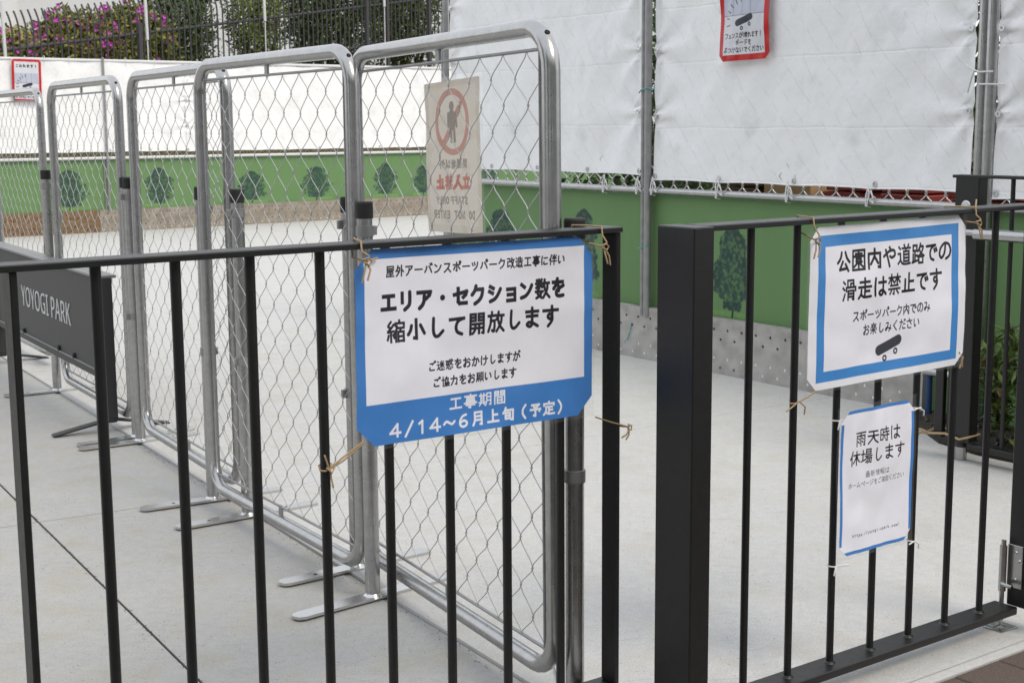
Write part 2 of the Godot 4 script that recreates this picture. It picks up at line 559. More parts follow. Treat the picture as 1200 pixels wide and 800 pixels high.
func tarp(label: String, at: Vector3, turn: float, x0: float, x1: float, y0: float, y1: float, z: float, sd: int, m: Material, eyes: float, group: String) -> Node3D:
	var b := Basis(Vector3.UP, turn)
	var o := thing("white_tarpaulin", label, "tarpaulin", at + b.x * x0, turn, group)
	var wv := wave(sd, 0.022, 1.3, 0.9)
	var fine := wave(sd + 7, 0.007, 4.0, 2.2)
	var len := x1 - x0
	var n := maxi(2, int(round(len / eyes)))
	var f := func(s: float, t: float) -> Vector3:
		var ridge := 0.0
		var sc := absf(sin(PI * n * s))
		var y := lerpf(y0, y1, t) + (0.008 * sc) * pow(1 - t, 6.0) - 0.01 * sc * pow(t, 8.0)
		var x := s * len
		for q in range(1, 4):
			for e in [0.0, len]:
				var dx: float = x - e; var dy: float = y - lerpf(y0, y1, q / 3.4)
				var dd := sqrt(dx * dx + dy * dy)
				if dd < 0.9: ridge += 0.018 * exp(-dd / 0.25) * cos(7.0 * atan2(dy, absf(dx) + 0.01)) * minf(1.0, dd / 0.05)
		return Vector3(s * len, y, z + ridge + (wv.call(s * len, y) + fine.call(s * len, y)) * (1.0 - 0.5 * pow(absf(2 * s - 1), 8.0)))
	var mb := MB.new()
	mb.grid(f, int(len * 22), 40, func(a: float, c: float) -> Vector2: return Vector2(a * len / 2.6, (1 - c) * (y1 - y0) / 1.625))
	part("sheet", mb, m, o)
	var hem := MB.new()
	for t in [0.0]:
		var pts := []
		for i in int(len * 8) + 1: pts.append(f.call(i / float(int(len * 8)), t) + Vector3(0, 0, 0.002))
		hem.tube(pts, 0.004, 5)
	part("hem", hem, m, o)
	var ey := MB.new()
	ey.lathe(Vector3.ZERO, Vector3.BACK, [[0.008, 0.0], [0.009, 0.004], [0.016, 0.004], [0.0175, 0.0]], 12)
	var eye := ey.mesh(M.plate)
	var spots := []
	for i in n + 1:
		var s := clampf(i / float(n), 0.02 / len, 1 - 0.02 / len)
		spots.append(f.call(s, 0.018))
	for i in range(1, 4):
		for s in [0.022 / len, 1 - 0.022 / len]: spots.append(f.call(s, i / 3.4))
	for p in spots: put("eyelet", eye, o, p + Vector3(0, 0, 0.003))
	return o

func net_mesh(len: float, y0: float, y1: float, cw: float, ch: float, r: float, jit: float, sd: int, sub := 4, sides := 5) -> MB:
	# woven diamonds: each wire zigzags between two neighbouring columns and hooks the next one
	var mb := MB.new()
	var rr := RandomNumberGenerator.new()
	rr.seed = sd
	var cols := int(round(len / (cw / 2)))
	var dx := len / cols
	var rows := int(round((y1 - y0) / (ch / 2)))
	var dy := (y1 - y0) / rows
	var off := []
	for i in cols + 1:
		var line := []
		for j in rows + 1: line.append(Vector3(rr.randf_range(-jit, jit) if i > 0 and i < cols else 0.0, rr.randf_range(-jit, jit), 0))
		off.append(line)
	for i in cols:
		var pts := []
		for j in rows:
			var ia := i if (i + j) % 2 == 0 else i + 1
			var ib := i + 1 if (i + j) % 2 == 0 else i
			var sa := 1.0 if ia == i else -1.0
			var a: Vector3 = Vector3(-len / 2 + ia * dx - sa * r * 0.6, y0 + j * dy, 0) + off[ia][j]
			var b: Vector3 = Vector3(-len / 2 + ib * dx + sa * r * 0.6, y0 + (j + 1) * dy, 0) + off[ib][j + 1]
			for k in sub:
				var t := float(k) / sub
				var e := lerpf(t, smoothstep(0.0, 1.0, t), 0.55)
				var zz := sa * r * 1.3 * cos(PI * t)
				pts.append(Vector3(lerpf(a.x, b.x, e), lerpf(a.y, b.y, t), zz))
			if j == rows - 1: pts.append(b)
		mb.tube(pts, r, sides)
	return mb

# printed green sheet: plain green with a row of trees
func green_sheet(label: String, at: Vector3, turn: float, x0: float, x1: float, y0: float, y1: float, z: float, trees: Array, px: float, sd: int, group: String):
	var len := x1 - x0; var h := y1 - y0
	var W := int(len * px); var H := int(h * px)
	var im := Image.create(W, H, false, Image.FORMAT_RGB8)
	var nz := FastNoiseLite.new(); nz.seed = sd; nz.frequency = 0.02
	for y in H:
		for x in W:
			var k := 1.0 + 0.05 * nz.get_noise_2d(x, y * 0.2)
			im.set_pixel(x, y, Color(0.116 * k, 0.222 * k, 0.082 * k).linear_to_srgb())
	var rr := RandomNumberGenerator.new()
	rr.seed = sd
	for tr in trees:   # [x, foot, width, height]
		var cx: float = (tr[0] - x0) * px; var fy: float = (y1 - tr[1]) * px
		var tw: float = tr[2] * px / 2 * rr.randf_range(0.78, 1.12); var th: float = tr[3] * px * rr.randf_range(0.88, 1.06)
		for q in 160:   # tufts of lighter grass at the foot
			var gx := cx + rr.randf_range(-1.2, 1.2) * tw; var gy := fy - rr.randf_range(0, 0.05) * th
			blot(im, gx, gy, 0.9 + 0.004 * px, Color(0.15, 0.29, 0.08), 0.5)
		for q in int(th * 0.4):
			blot(im, cx + sin(q * 0.2) * tw * 0.03, fy - q, tw * 0.05, Color(0.010, 0.030, 0.022), 0.95)
		for q in int(1900 * px / 110.0):
			var t := pow(rr.randf(), 0.85)
			var half := tw * sqrt(maxf(0.0, 1.0 - pow(absf(t - 0.36) / 0.64, 1.8))) * (0.88 + 0.10 * sin(t * 23.0 + tr[0] * 7.0) + 0.10 * sin(t * 11.0 + tr[0] * 3.0)) * (1.0 if t > 0.12 else 0.7)
			var gx := cx + half * clampf(rr.randfn(0.0, 0.52), -1.15, 1.15) * (1.0 + 0.22 * nz.get_noise_2d(t * 420.0, tr[0] * 900.0))
			var gy := fy - th * (0.09 + 0.91 * t)
			var dk := rr.randf()
			var c := Color(0.009, 0.036, 0.030).lerp(Color(0.05, 0.105, 0.068), dk * dk)
			blot(im, gx, gy, rr.randf_range(0.005, 0.014) * px * tr[3] / 0.55, c, 0.85)
		for q in 120:   # glimpses of green through the crown
			var t := rr.randf_range(0.05, 0.9)
			blot(im, cx + tw * rr.randf_range(-0.7, 0.7), fy - th * (0.14 + 0.86 * t), 0.011 * px * tr[3] / 0.55, Color(0.085, 0.17, 0.06), 0.6)
	var m := mat(Color.WHITE, 0.7)
	m.albedo_texture = ImageTexture.create_from_image(im)
	var b := Basis(Vector3.UP, turn)
	var o := thing("green_sheet", label, "hoarding sheet", at + b.x * x0, turn, group)
	var wv := wave(sd, 0.008, 1.6, 0.5)
	var mb := MB.new()
	mb.grid(func(s: float, t: float) -> Vector3: return Vector3(s * len, lerpf(y0, y1, t), z + wv.call(s * len, t)), int(len * 8), 6, func(s: float, t: float) -> Vector2: return Vector2(s, 1 - t))
	part("printed_sheet", mb, m, o)
	var hem := MB.new()
	hem.box(Vector3(len / 2, y1 - 0.008, z + 0.002), Vector3(len, 0.022, 0.004), 0.0)
	part("top_hem", hem, M.tarp_green, o)

func blot(im: Image, x: float, y: float, r: float, c: Color, a: float):
	var s := c.linear_to_srgb()
	for yy in range(maxi(0, int(y - r)), mini(im.get_height(), int(y + r) + 2)):
		for xx in range(maxi(0, int(x - r)), mini(im.get_width(), int(x + r) + 2)):
			var d := Vector2(xx - x, yy - y).length()
			if d < r + 0.5:
				im.set_pixel(xx, yy, im.get_pixel(xx, yy).lerp(s, a * clampf(r + 0.5 - d, 0, 1)))

func pipe_thing(called: String, label: String, cat: String, at: Vector3, turn: float, group: String, tubes: Array, m: Material) -> Node3D:
	var o := thing(called, label, cat, at, turn, group)
	for t in tubes:   # [name, from, to, radius]
		var mb := MB.new()
		mb.tube([t[1], t[2]], t[3], 14)
		part(t[0], mb, m, o)
	return o

func cord_loop(mb: MB, c: Vector3, r: float, hang: float):
	var pts := []
	for i in 9:
		var a := TAU * i / 8.0
		pts.append(c + Vector3(0.004 * sin(a * 2), r * cos(a), r * 0.7 * sin(a)))
	mb.tube(pts, 0.0035, 5)
	mb.tube([c + Vector3(0, -r * 0.2, 0.02), c + Vector3(0.006, -r * 0.2 - hang * 0.5, 0.024), c + Vector3(-0.004, -r * 0.2 - hang, 0.022)], 0.003, 5)

const FAR := Vector3(-7.3803, 0, -20.5352)
const FAR_TURN := 38.318
const SIDE := Vector3(0.6197, 0, -9.7250)
const SIDE_TURN := -54.913

func make_far_hoarding():
	M.tarp_green = mat(Color(0.10, 0.20, 0.085), 0.7)
	var t := deg_to_rad(FAR_TURN)
	base_panel("rusty brown drilled low panel under far green sheet, left of the paler one", FAR, t, -3.4, 1.5, 0.34, M.rust, 0, "drilled base panels")
	base_panel("long beige drilled low panel under far green sheet with row of small trees", FAR, t, 1.506, 13.0, 0.34, M.beige, 1, "drilled base panels")
	var trees := []
	for s in [-0.55, 1.06, 2.49, 4.08, 5.285, 6.66, 7.45, 8.9]: trees.append([s, 0.37, 0.46 if s < 6 else 0.40, 0.55])
	green_sheet("long bright green sheet printed with small trees, on the far hoarding", FAR, t, -3.4, 13.0, 0.33, 1.085, -0.03, trees, 120, 51, "green printed sheets")
	var b := Basis(Vector3.UP, t)
	pipe_thing("rail_pipe", "pale horizontal pipe between far white sheet and far green sheet", "pipe", FAR, t, "", [["tube", Vector3(-3.4, 1.115, 0.01), Vector3(13, 1.115, 0.01), 0.022]], M.pole)
	pipe_thing("top_pipe", "pale pipe along the top of the far white sheet", "pipe", FAR, t, "", [["tube", Vector3(-3.4, 2.552, 0.0), Vector3(13, 2.552, 0.0), 0.024]], M.pole)
	tarp("bright white sheet of far hoarding, behind the leftmost barricades", FAR, t, -3.4, 3.0, 1.205, 2.535, 0.005, 61, M.tarp, 0.62, "white hoarding sheets")
	tarp("bright white sheet of far hoarding, behind the two nearest barricades", FAR, t, 2.97, 9.5, 1.195, 2.53, 0.016, 62, M.tarp, 0.62, "white hoarding sheets")
	pipe_thing("hoarding_post", "thin grey post in front of the far white sheet", "post", FAR + b.x * 1.655, t, "hoarding posts", [["pipe", Vector3(0, 0.34, 0.04), Vector3(0, 2.6, 0.04), 0.018], ["pipe", Vector3(-0.03, 0.34, -0.02), Vector3(-0.03, 2.58, -0.02), 0.016]], M.zinc_dull)
	pipe_thing("hoarding_post", "grey post at the right end of the far white sheet", "post", FAR + b.x * 9.55, t, "hoarding posts", [["pipe", Vector3(0, 0.34, 0.04), Vector3(0, 2.6, 0.04), 0.018]], M.zinc_dull)
	var nm := net_mesh(12.0, 1.02, 1.3, 0.12, 0.12, 0.0022, 0.002, 5, 2, 4)
	var o := thing("chain_link_strip", "wire net showing between far white sheet and far green sheet", "wire net", FAR + b.x * 4.0 - b.z * 0.03, t)
	part("net", nm, M.wire, o)
	# cord ties looped over the top pipe
	var k := 0
	for s in [0.50, 0.78, 1.15, 2.02, 2.49, 3.2]:
		var mb := MB.new()
		cord_loop(mb, Vector3(0, 2.56, 0.004), 0.045 if k % 2 else 0.036, 0.07)
		var c := part("cord_tie", mb, M.cord, self)
		c.name = numbered("cord_tie")
		c.position = FAR + b.x * s; c.rotation.y = t
		tag(c, "short white cord looped over the far hoarding's top pipe, %s from the left" % ["leftmost", "second", "third", "fourth", "fifth", "sixth"][k], "cord", "cords on the far top pipe")
		k += 1

func make_side_hoarding():
	var t := deg_to_rad(SIDE_TURN)
	var b := Basis(Vector3.UP, t)
	base_panel("grey concrete panel with drilled holes under the near dark green sheet", SIDE, t, -2.05, 2.74, 0.355, M.panel, 2, "drilled base panels")
	var trees := [[-1.30, 0.37, 0.42, 0.60], [-0.27, 0.37, 0.36, 0.60], [1.22, 0.37, 0.36, 0.58], [2.45, 0.37, 0.4, 0.58], [4.0, 0.37, 0.4, 0.58]]
	green_sheet("darker green sheet printed with trees, on the hoarding behind the gates", SIDE, t, -2.05, 6.0, 0.01, 1.10, -0.056, trees, 220, 52, "green printed sheets")
	pipe_thing("rail_pipe", "galvanised horizontal pipe above the darker green sheet behind the gates", "pipe", SIDE, t, "", [["tube", Vector3(-2.05, 1.132, -0.012), Vector3(6.0, 1.118, -0.012), 0.021]], M.zinc)
	tarp("grey white sheet between far corner post and thin hoarding post", SIDE, t, -1.93, 0.385, 1.225, 2.62, -0.02, 71, M.tarp, 0.58, "white hoarding sheets")
	tarp("large grey white sheet carrying the red bordered notice", SIDE, t, 0.512, 2.975, 1.195, 2.60, -0.02, 72, M.tarp, 0.60, "white hoarding sheets")
	tarp("white sheet at right edge of picture, right of the double post", SIDE, t, 3.112, 6.0, 1.17, 2.60, -0.02, 73, M.tarp, 0.60, "white hoarding sheets")
	pipe_thing("hoarding_post", "pair of thin galvanised pipes standing between two grey white sheets", "post", SIDE, t, "hoarding posts",
		[["pipe", Vector3(0.425, 0.30, -0.005), Vector3(0.425, 2.8, -0.005), 0.016], ["pipe", Vector3(0.474, 0.30, -0.002), Vector3(0.474, 2.8, -0.002), 0.025]], M.zinc_dull)
	pipe_thing("hoarding_post", "pair of thick galvanised pipes beside the rightmost white sheet", "post", SIDE, t, "hoarding posts",
		[["pipe", Vector3(3.018, 0.0, -0.03), Vector3(3.018, 2.8, -0.03), 0.027], ["pipe", Vector3(3.076, 0.0, -0.022), Vector3(3.076, 2.8, -0.022), 0.030]], M.zinc)
	pipe_thing("hoarding_post", "galvanised pipe at the far end of the grey white sheets", "post", SIDE, t, "hoarding posts",
		[["pipe", Vector3(-1.98, 0.0, -0.02), Vector3(-1.98, 2.8, -0.02), 0.024], ["pipe", Vector3(-2.035, 0.0, -0.03), Vector3(-2.035, 2.35, -0.03), 0.018]], M.zinc_dull)
	var o := thing("chain_link_strip", "wire net showing below the grey white sheets above the green one", "wire net", SIDE + b.x * 2.0 - b.z * 0.04, t)
	part("net", net_mesh(8.0, 1.108, 1.388, 0.125, 0.14, 0.0042, 0.002, 6, 3, 6), M.plate, o)
	# cords that lash the sheets to the rail
	var k := 0
	for s in [[0.03, 1.22], [1.14, 1.235], [1.73, 1.225], [2.33, 1.205], [0.38, 1.215], [0.53, 1.215]]:
		var mb := MB.new()
		var y: float = s[1]
		mb.tube([Vector3(0, y, 0.004), Vector3(0.012, y - 0.04, 0.008), Vector3(0.004, 1.10, 0.016), Vector3(0.0, 1.095, -0.02)], 0.0042, 6)
		mb.tube([Vector3(0, y, 0.004), Vector3(-0.008, y - 0.05, 0.012), Vector3(-0.002, 1.10, 0.018)], 0.004, 6)
		mb.tube([Vector3(0.01, 1.165, 0.014), Vector3(0.035, 1.185, 0.022), Vector3(0.05, 1.15, 0.02), Vector3(0.03, 1.135, 0.022), Vector3(0.055, 1.12, 0.018)], 0.0052, 6)
		var c := part("cord_tie", mb, M.cord, self)
		c.position = SIDE + b.x * s[0]; c.rotation.y = t
		c.name = numbered("cord_tie")
		tag(c, ["white cord lashing the farther grey white sheet's bottom to the rail", "white knotted cord below the red bordered notice's left edge", "white knotted cord on the rail right of the red bordered notice", "white knotted cord on the rail above the skating ban notice", "short cord at bottom eyelet left of the thin hoarding post", "short cord at bottom eyelet right of the thin hoarding post"][k], "cord", "cords on the near rail")
		k += 1
	# ties round the posts
	var w := MB.new()
	w.tube([Vector3(2.93, 1.84, -0.01), Vector3(2.985, 1.815, 0.012), Vector3(3.03, 1.80, 0.016), Vector3(3.105, 1.80, 0.006)], 0.005, 6)
	w.tube([Vector3(3.0, 1.812, 0.014), Vector3(2.985, 1.77, 0.018), Vector3(2.965, 1.70, 0.016)], 0.006, 6)
	w.tube([Vector3(3.03, 1.74, 0.012), Vector3(3.09, 1.738, 0.014), Vector3(3.165, 1.735, -0.012)], 0.005, 6)
	var wt := part("cord_tie", w, M.cord, self)
	wt.name = numbered("cord_tie"); wt.position = SIDE; wt.rotation.y = t
	tag(wt, "white cords tying two sheets to the thick double post", "cord")
	var g := MB.new()
	g.tube([Vector3(0.395, 1.755, 0.01), Vector3(0.43, 1.775, 0.02), Vector3(0.49, 1.785, 0.026), Vector3(0.525, 1.778, -0.012)], 0.0045, 6)
	g.tube([Vector3(0.40, 0.745, 0.012), Vector3(0.44, 0.752, 0.018), Vector3(0.505, 0.775, 0.022)], 0.0045, 6)
	var gt := part("teal_cord", g, M.teal, self)
	gt.position = SIDE; gt.rotation.y = t
	tag(gt, "thin teal cord wound round the thin hoarding post", "cord")
	var g2 := MB.new()
	g2.tube([Vector3(0.325, 0.235, 0.004), Vector3(0.315, 0.18, 0.008), Vector3(0.285, 0.12, 0.008), Vector3(0.255, 0.105, 0.004)], 0.003, 6)
	var gd := part("teal_cord", g2, M.teal, self)
	gd.position = SIDE; gd.rotation.y = t
	gd.name = numbered("teal_cord")
	tag(gd, "short teal cord hanging from a hole in the grey drilled panel", "cord")

# ------------------------------------------------------------------ planting
func leaf(mb: MB, p: Vector3, dir: Vector3, up: Vector3, l: float, w: float):
	var s := dir.cross(up).normalized()
	var n := s.cross(dir).normalized()
	var mid := p + dir * l * 0.5 - n * l * 0.04
	var tip := p + dir * l
	mb.poly([p, mid + s * w * 0.5 + n * w * 0.15, tip], (n - s * 0.3).normalized())
	mb.poly([p, tip, mid - s * w * 0.5 + n * w * 0.15], (n + s * 0.3).normalized())

func rand_dir(r: RandomNumberGenerator) -> Vector3:
	var v := Vector3(r.randfn(), r.randfn(), r.randfn())
	return v.normalized() if v.length() > 0.01 else Vector3.UP

func crown(mid: Vector3, rad: Vector3, count: int, size: float, cols: Array, sd: int, gap := 0.0) -> MB:
	var mb := MB.new()
	var r := RandomNumberGenerator.new()
	r.seed = sd
	var nz := FastNoiseLite.new(); nz.seed = sd; nz.frequency = 0.9
	var made := 0
	var tries := 0
	while made < count and tries < count * 6:
		tries += 1
		var d := rand_dir(r)
		var k := pow(r.randf(), 0.33)
		var p := mid + d * rad * k * (1.0 + 0.35 * nz.get_noise_3dv(d * 2.2))
		if nz.get_noise_3dv(p * 1.6) < gap - 0.25: continue
		var o := (rand_dir(r) + d * 0.35 + Vector3(0, 0.25, 0)).normalized()
		mb.tint = cols[r.randi() % cols.size()] * r.randf_range(0.7, 1.25)
		mb.tint.a = 1
		leaf(mb, p, o, (d + rand_dir(r) * 0.45).normalized(), size * r.randf_range(0.7, 1.3), size * r.randf_range(0.38, 0.55))
		made += 1
	return mb

func stems(base: Vector3, mid: Vector3, rad: Vector3, n: int, r0: float, sd: int) -> MB:
	var mb := MB.new()
	var r := RandomNumberGenerator.new()
	r.seed = sd
	for i in n:
		var d := rand_dir(r)
		var e := mid + d * rad * 0.75
		var s := base + Vector3(r.randf_range(-1, 1) * rad.x * 0.25, 0, r.randf_range(-1, 1) * rad.z * 0.25)
		var q := s.lerp(e, 0.5) + rand_dir(r) * 0.12 + Vector3(0, 0.1, 0)
		mb.tube([s, s.lerp(q, 0.6), q], r0, 6)
		mb.tube([q, q.lerp(e, 0.6) + rand_dir(r) * 0.05, e], r0 * 0.6, 5)
	return mb

func bush(called: String, label: String, cat: String, group: String, mid: Vector3, rad: Vector3, foot: float, count: int, size: float, cols: Array, sd: int, flowers := 0, gap := 0.0, trunk := 0.02):
	var o := thing(called, label, cat, Vector3(mid.x, foot, mid.z), 0, group)
	var m := Vector3(0, mid.y - foot, 0)
	part("trunk" if trunk > 0.05 else "stems", stems(Vector3.ZERO, m, rad, 9 if trunk < 0.05 else 7, trunk, sd), M.bark, o)
	part("crown" if trunk > 0.05 else "foliage", crown(m, rad, count, size, cols, sd, gap), M.leaf, o)
	if flowers:
		var r := RandomNumberGenerator.new()
		r.seed = sd + 90
		var mb := MB.new()
		for i in flowers:
			var d := rand_dir(r)
			d.z = absf(d.z) * 0.8 + 0.1
			d.y = absf(d.y) * 0.8 + 0.12 if r.randf() < 0.75 else d.y * 0.6
			var p := m + d.normalized() * rad * r.randf_range(0.93, 1.07)
			for q in r.randi_range(2, 4):   # a cluster of open blossoms
				var pc := p + rand_dir(r) * 0.06
				mb.tint = Color(0.50, 0.05, 0.42).lerp(Color(0.62, 0.13, 0.50), r.randf())
				for e in 5:
					var a := TAU * e / 5 + r.randf()
					leaf(mb, pc, (Vector3(cos(a), sin(a), 0.5)).normalized(), Vector3.BACK, 0.045, 0.035)
		part("blossoms", mb, M.petal, o)

func make_behind_far():
	# raised bank behind the far hoarding, with the picket fence climbing along it
	var g := MB.new()
	var bank := [Vector2(-26, -19.5), Vector2(-13.5, -20.5), Vector2(-8.3, -23.2), Vector2(-2.2, -31.4), Vector2(4.5, -38), Vector2(14, -44), Vector2(14, -74), Vector2(-40, -74)]
	g.slab(bank, 1.45, -0.06)
	structure("bank", g, M.bank)
	var a := Vector3(-10.6, 0, -21.27); var e := Vector3(-0.9, 0, -34.75)
	var dir := (e - a).normalized()
	var turn := atan2(-dir.z, dir.x)
	var o := thing("picket_fence", "dark metal picket fence climbing to the right behind the far white sheet", "fence", a, turn)
	var len := a.distance_to(e)
	var slope := 0.14
	var base_rail := 2.349
	var pm := MB.new()
	var pts := [Vector3(0, -1.0, 0), Vector3(0, 0.15, 0)]
	for i in 6:
		var q := i / 5.0
		pts.append(Vector3(0, 0.22 + 0.40 * q, -0.13 * q * q))
	pm.tube(pts, 0.0165, 6)
	var picket := pm.mesh(M.picket)
	for i in int(len / 0.14):
		var x := 0.06 + i * 0.14
		put("picket", picket, o, Vector3(x, base_rail + slope * x, 0))
	for y in [0.0, -0.85]:
		var rl := MB.new()
		rl.tube([Vector3(0, base_rail + y, -0.03), Vector3(len, base_rail + y + slope * len, -0.03)], 0.032, 6)
		part("rail", rl, M.picket, o)
	for x in [0.4, 6.52, 12.79, 13.47, 14.94]:
		var ps := MB.new()
		var y: float = base_rail + slope * x
		ps.box(Vector3(x, y - 0.45, 0.02), Vector3(0.085, 1.3 if x < 9 else 3.4, 0.085), 0.006)
		part("post", ps, M.picket, o)
	# azaleas and trees behind the fence
	var az := [Color(0.24, 0.23, 0.04), Color(0.15, 0.16, 0.035), Color(0.30, 0.27, 0.06), Color(0.17, 0.11, 0.055), Color(0.08, 0.11, 0.025)]
	bush("azalea_bush", "low azalea with few magenta flowers at left edge behind pickets", "bush", "azaleas behind the picket fence", Vector3(-9.0, 2.72, -26.0), Vector3(0.72, 0.62, 0.6), 1.40, 6000, 0.12, az, 101, 26)
	bush("azalea_bush", "rounded olive azalea dotted with magenta flowers, middle of the three", "bush", "azaleas behind the picket fence", Vector3(-8.15, 2.90, -27.0), Vector3(0.85, 0.86, 0.7), 1.40, 8500, 0.12, az, 102, 36)
	bush("azalea_bush", "tallest azalea with dense magenta flowers along its top, right of three", "bush", "azaleas behind the picket fence", Vector3(-7.40, 3.05, -28.0), Vector3(0.95, 0.88, 0.7), 1.40, 8500, 0.12, [az[1], az[4], az[0], az[0]], 103, 36)
	var dk := [Color(0.035, 0.065, 0.018), Color(0.05, 0.085, 0.022), Color(0.025, 0.045, 0.014), Color(0.10, 0.15, 0.03)]
	var lt := [Color(0.15, 0.20, 0.03), Color(0.09, 0.14, 0.028), Color(0.20, 0.24, 0.05)]
	bush("shrub_tree", "dark green shrub right of the azaleas behind the pickets", "tree", "trees behind the picket fence", Vector3(-6.75, 3.35, -29.5), Vector3(0.80, 1.15, 0.8), 1.40, 6000, 0.10, dk, 111, 0, 0.05, 0.06)
	bush("shrub_tree", "light yellow green shrub with sky gaps beside the pale wall", "tree", "trees behind the picket fence", Vector3(-5.35, 3.75, -30.5), Vector3(0.62, 1.25, 0.7), 1.40, 4600, 0.10, lt, 112, 0, 0.05, 0.06)
	bush("shrub_tree", "dark leafy tree above the second nearest barricade", "tree", "trees behind the picket fence", Vector3(-4.15, 4.2, -33.2), Vector3(1.2, 1.7, 1.1), 1.40, 11000, 0.11, dk, 113, 0, 0.0, 0.07)
	bush("shrub_tree", "dark leafy tree beside the far corner post", "tree", "trees behind the picket fence", Vector3(-2.65, 4.4, -35.2), Vector3(1.1, 1.9, 1.1), 1.40, 11000, 0.11, [dk[0], dk[1], dk[3], dk[3]], 114, 0, 0.0, 0.07)
	bush("shrub_tree", "high tree crown overhanging the azaleas' right end", "tree", "trees behind the picket fence", Vector3(-7.0, 4.9, -30.8), Vector3(1.3, 0.95, 1.0), 1.40, 6500, 0.10, [dk[0], dk[1], lt[1]], 115, 0, 0.0, 0.07)
	# slender pale poles rising behind the fence
	var poles := [[Vector3(-8.43, 0, -24.20), 2.60], [Vector3(-6.66, 0, -26.66), 3.157], [Vector3(-4.90, 0, -29.10), 3.655], [Vector3(-2.76, 0, -32.08), 4.164]]
	for i in 4:
		var p: Vector3 = poles[i][0]
		var mb := MB.new()
		mb.tube([Vector3(0, poles[i][1], 0), Vector3(-0.06, 8.0, 0)], 0.03, 8)
		mb.tube([Vector3(0, 1.4, 0), Vector3(0, poles[i][1], 0)], 0.012, 8)
		var po := thing("pale_pole", ["slender pale pole at left edge beside the azaleas", "slender pale pole rising from the tallest azalea", "slender pale pole above the light yellow green shrub", "slender pale pole before the dark tree at the far corner"][i], "pole", p, 0, "pale poles behind the hoarding")
		part("pole", mb, M.pole, po)
	# pale building behind everything
	var bd := thing("building", "plain pale grey building behind the trees and picket fence", "building", Vector3(-19.6, 0, -62), 0.0)
	var w := MB.new()
	w.box(Vector3(18.0, 8, 0), Vector3(36.0, 16, 8), 0.0)
	part("wall", w, M.wall_grey, bd)
	var w2 := MB.new()
	w2.box(Vector3(-5.0, 9, 0.6), Vector3(10.0, 18, 8), 0.0)
	part("corner_wall", w2, M.wall_pale, bd)

func stack(called: String, label: String, cat: String, at: Vector3, turn: float, size: Vector3, n: int, m: Material, sd: int, slat: String, group := ""):
	var o := thing(called, label, cat, at, turn, group)
	var r := RandomNumberGenerator.new()
	r.seed = sd
	var h := size.y / n
	for i in n:
		var mb := MB.new()
		mb.box(Vector3(r.randf_range(-0.03, 0.03), h * (i + 0.5), r.randf_range(-0.015, 0.015)), Vector3(size.x * r.randf_range(0.93, 1.0), h * 0.86, size.z), 0.006, Basis(Vector3.UP, r.randf_range(-0.03, 0.03)))
		part(slat, mb, m, o)

func make_behind_side():
	var t := deg_to_rad(SIDE_TURN)
	var b := Basis(Vector3.UP, t)
	var q := func(s: float, z: float) -> Vector3: return SIDE + b.x * s - b.z * z
	stack("board_stack", "stack of dark brown boards behind the thin hoarding post's right sheet", "boards", q.call(0.95, 0.5), t, Vector3(0.34, 1.28, 0.25), 20, M.brown, 1, "board")
	stack("board_stack", "pale wooden box side glimpsed below the red bordered notice", "boards", q.call(1.40, 0.5), t, Vector3(0.42, 1.30, 0.3), 6, M.wood, 2, "board")
	stack("red_stack", "stack of red plastic boards behind rail, leftmost of the red stacks", "boards", q.call(1.84, 0.5), t, Vector3(0.30, 1.26, 0.3), 24, M.red, 3, "red_board", "red stacks")
	stack("red_stack", "stack of red plastic boards behind rail, middle of the red stacks", "boards", q.call(2.28, 0.5), t, Vector3(0.36, 1.26, 0.3), 24, M.red, 4, "red_board", "red stacks")
	stack("red_stack", "stack of red plastic boards behind rail, rightmost of the red stacks", "boards", q.call(2.82, 0.5), t, Vector3(0.46, 1.24, 0.3), 24, M.red, 5, "red_board", "red stacks")
	# hedge beyond the side hoarding, seen through its gaps
	var cols := [Color(0.04, 0.085, 0.02), Color(0.07, 0.12, 0.03), Color(0.03, 0.055, 0.016)]
	var i := 0
	for s in [-1.2, 0.2, 1.7, 3.3]:
		var p: Vector3 = q.call(s, 1.7)
		bush("hedge_shrub", ["green hedge shrub behind the far end of the grey white sheets", "green hedge shrub behind the thin hoarding post", "green hedge shrub behind the stacked boards", "green hedge shrub behind the thick double post"][i], "bush", "hedge behind the side hoarding", Vector3(p.x, 1.5, p.z), Vector3(0.95, 1.55, 0.7), 0.0, 5200, 0.09, cols, 130 + i)
		i += 1

# trees along the street behind the viewer; the pipes and the painted bars mirror them
func make_street_trees():
	var spots := [[-10.5, 2.0, 3.0], [-8.5, 8.0, 3.2], [-3.5, 11.0, 3.4], [2.0, 12.0, 3.2], [-11.5, -6.0, 3.0]]
	var names := ["broad street tree beyond the left edge, level with the gates", "broad street tree behind the viewer on the left", "broad street tree straight behind the viewer", "broad street tree behind the viewer on the right", "broad street tree beyond the left edge, level with the barricades"]
	var cols := [Color(0.03, 0.055, 0.016), Color(0.045, 0.075, 0.02), Color(0.025, 0.04, 0.012)]
	for i in spots.size():
		var p := site(spots[i][0], 0, spots[i][1])
		bush("street_tree", names[i], "tree", "street trees behind the viewer", Vector3(p.x, 4.2, p.z), Vector3(spots[i][2], 2.6, spots[i][2]), 0.0, 3200, 0.42, cols, 140 + i, 0, -0.1, 0.13)

# ------------------------------------------------------------------ barricades
const BW := 1.34
const BTOP := 1.789
const BLOW := 0.088
const PIPE := 0.0243

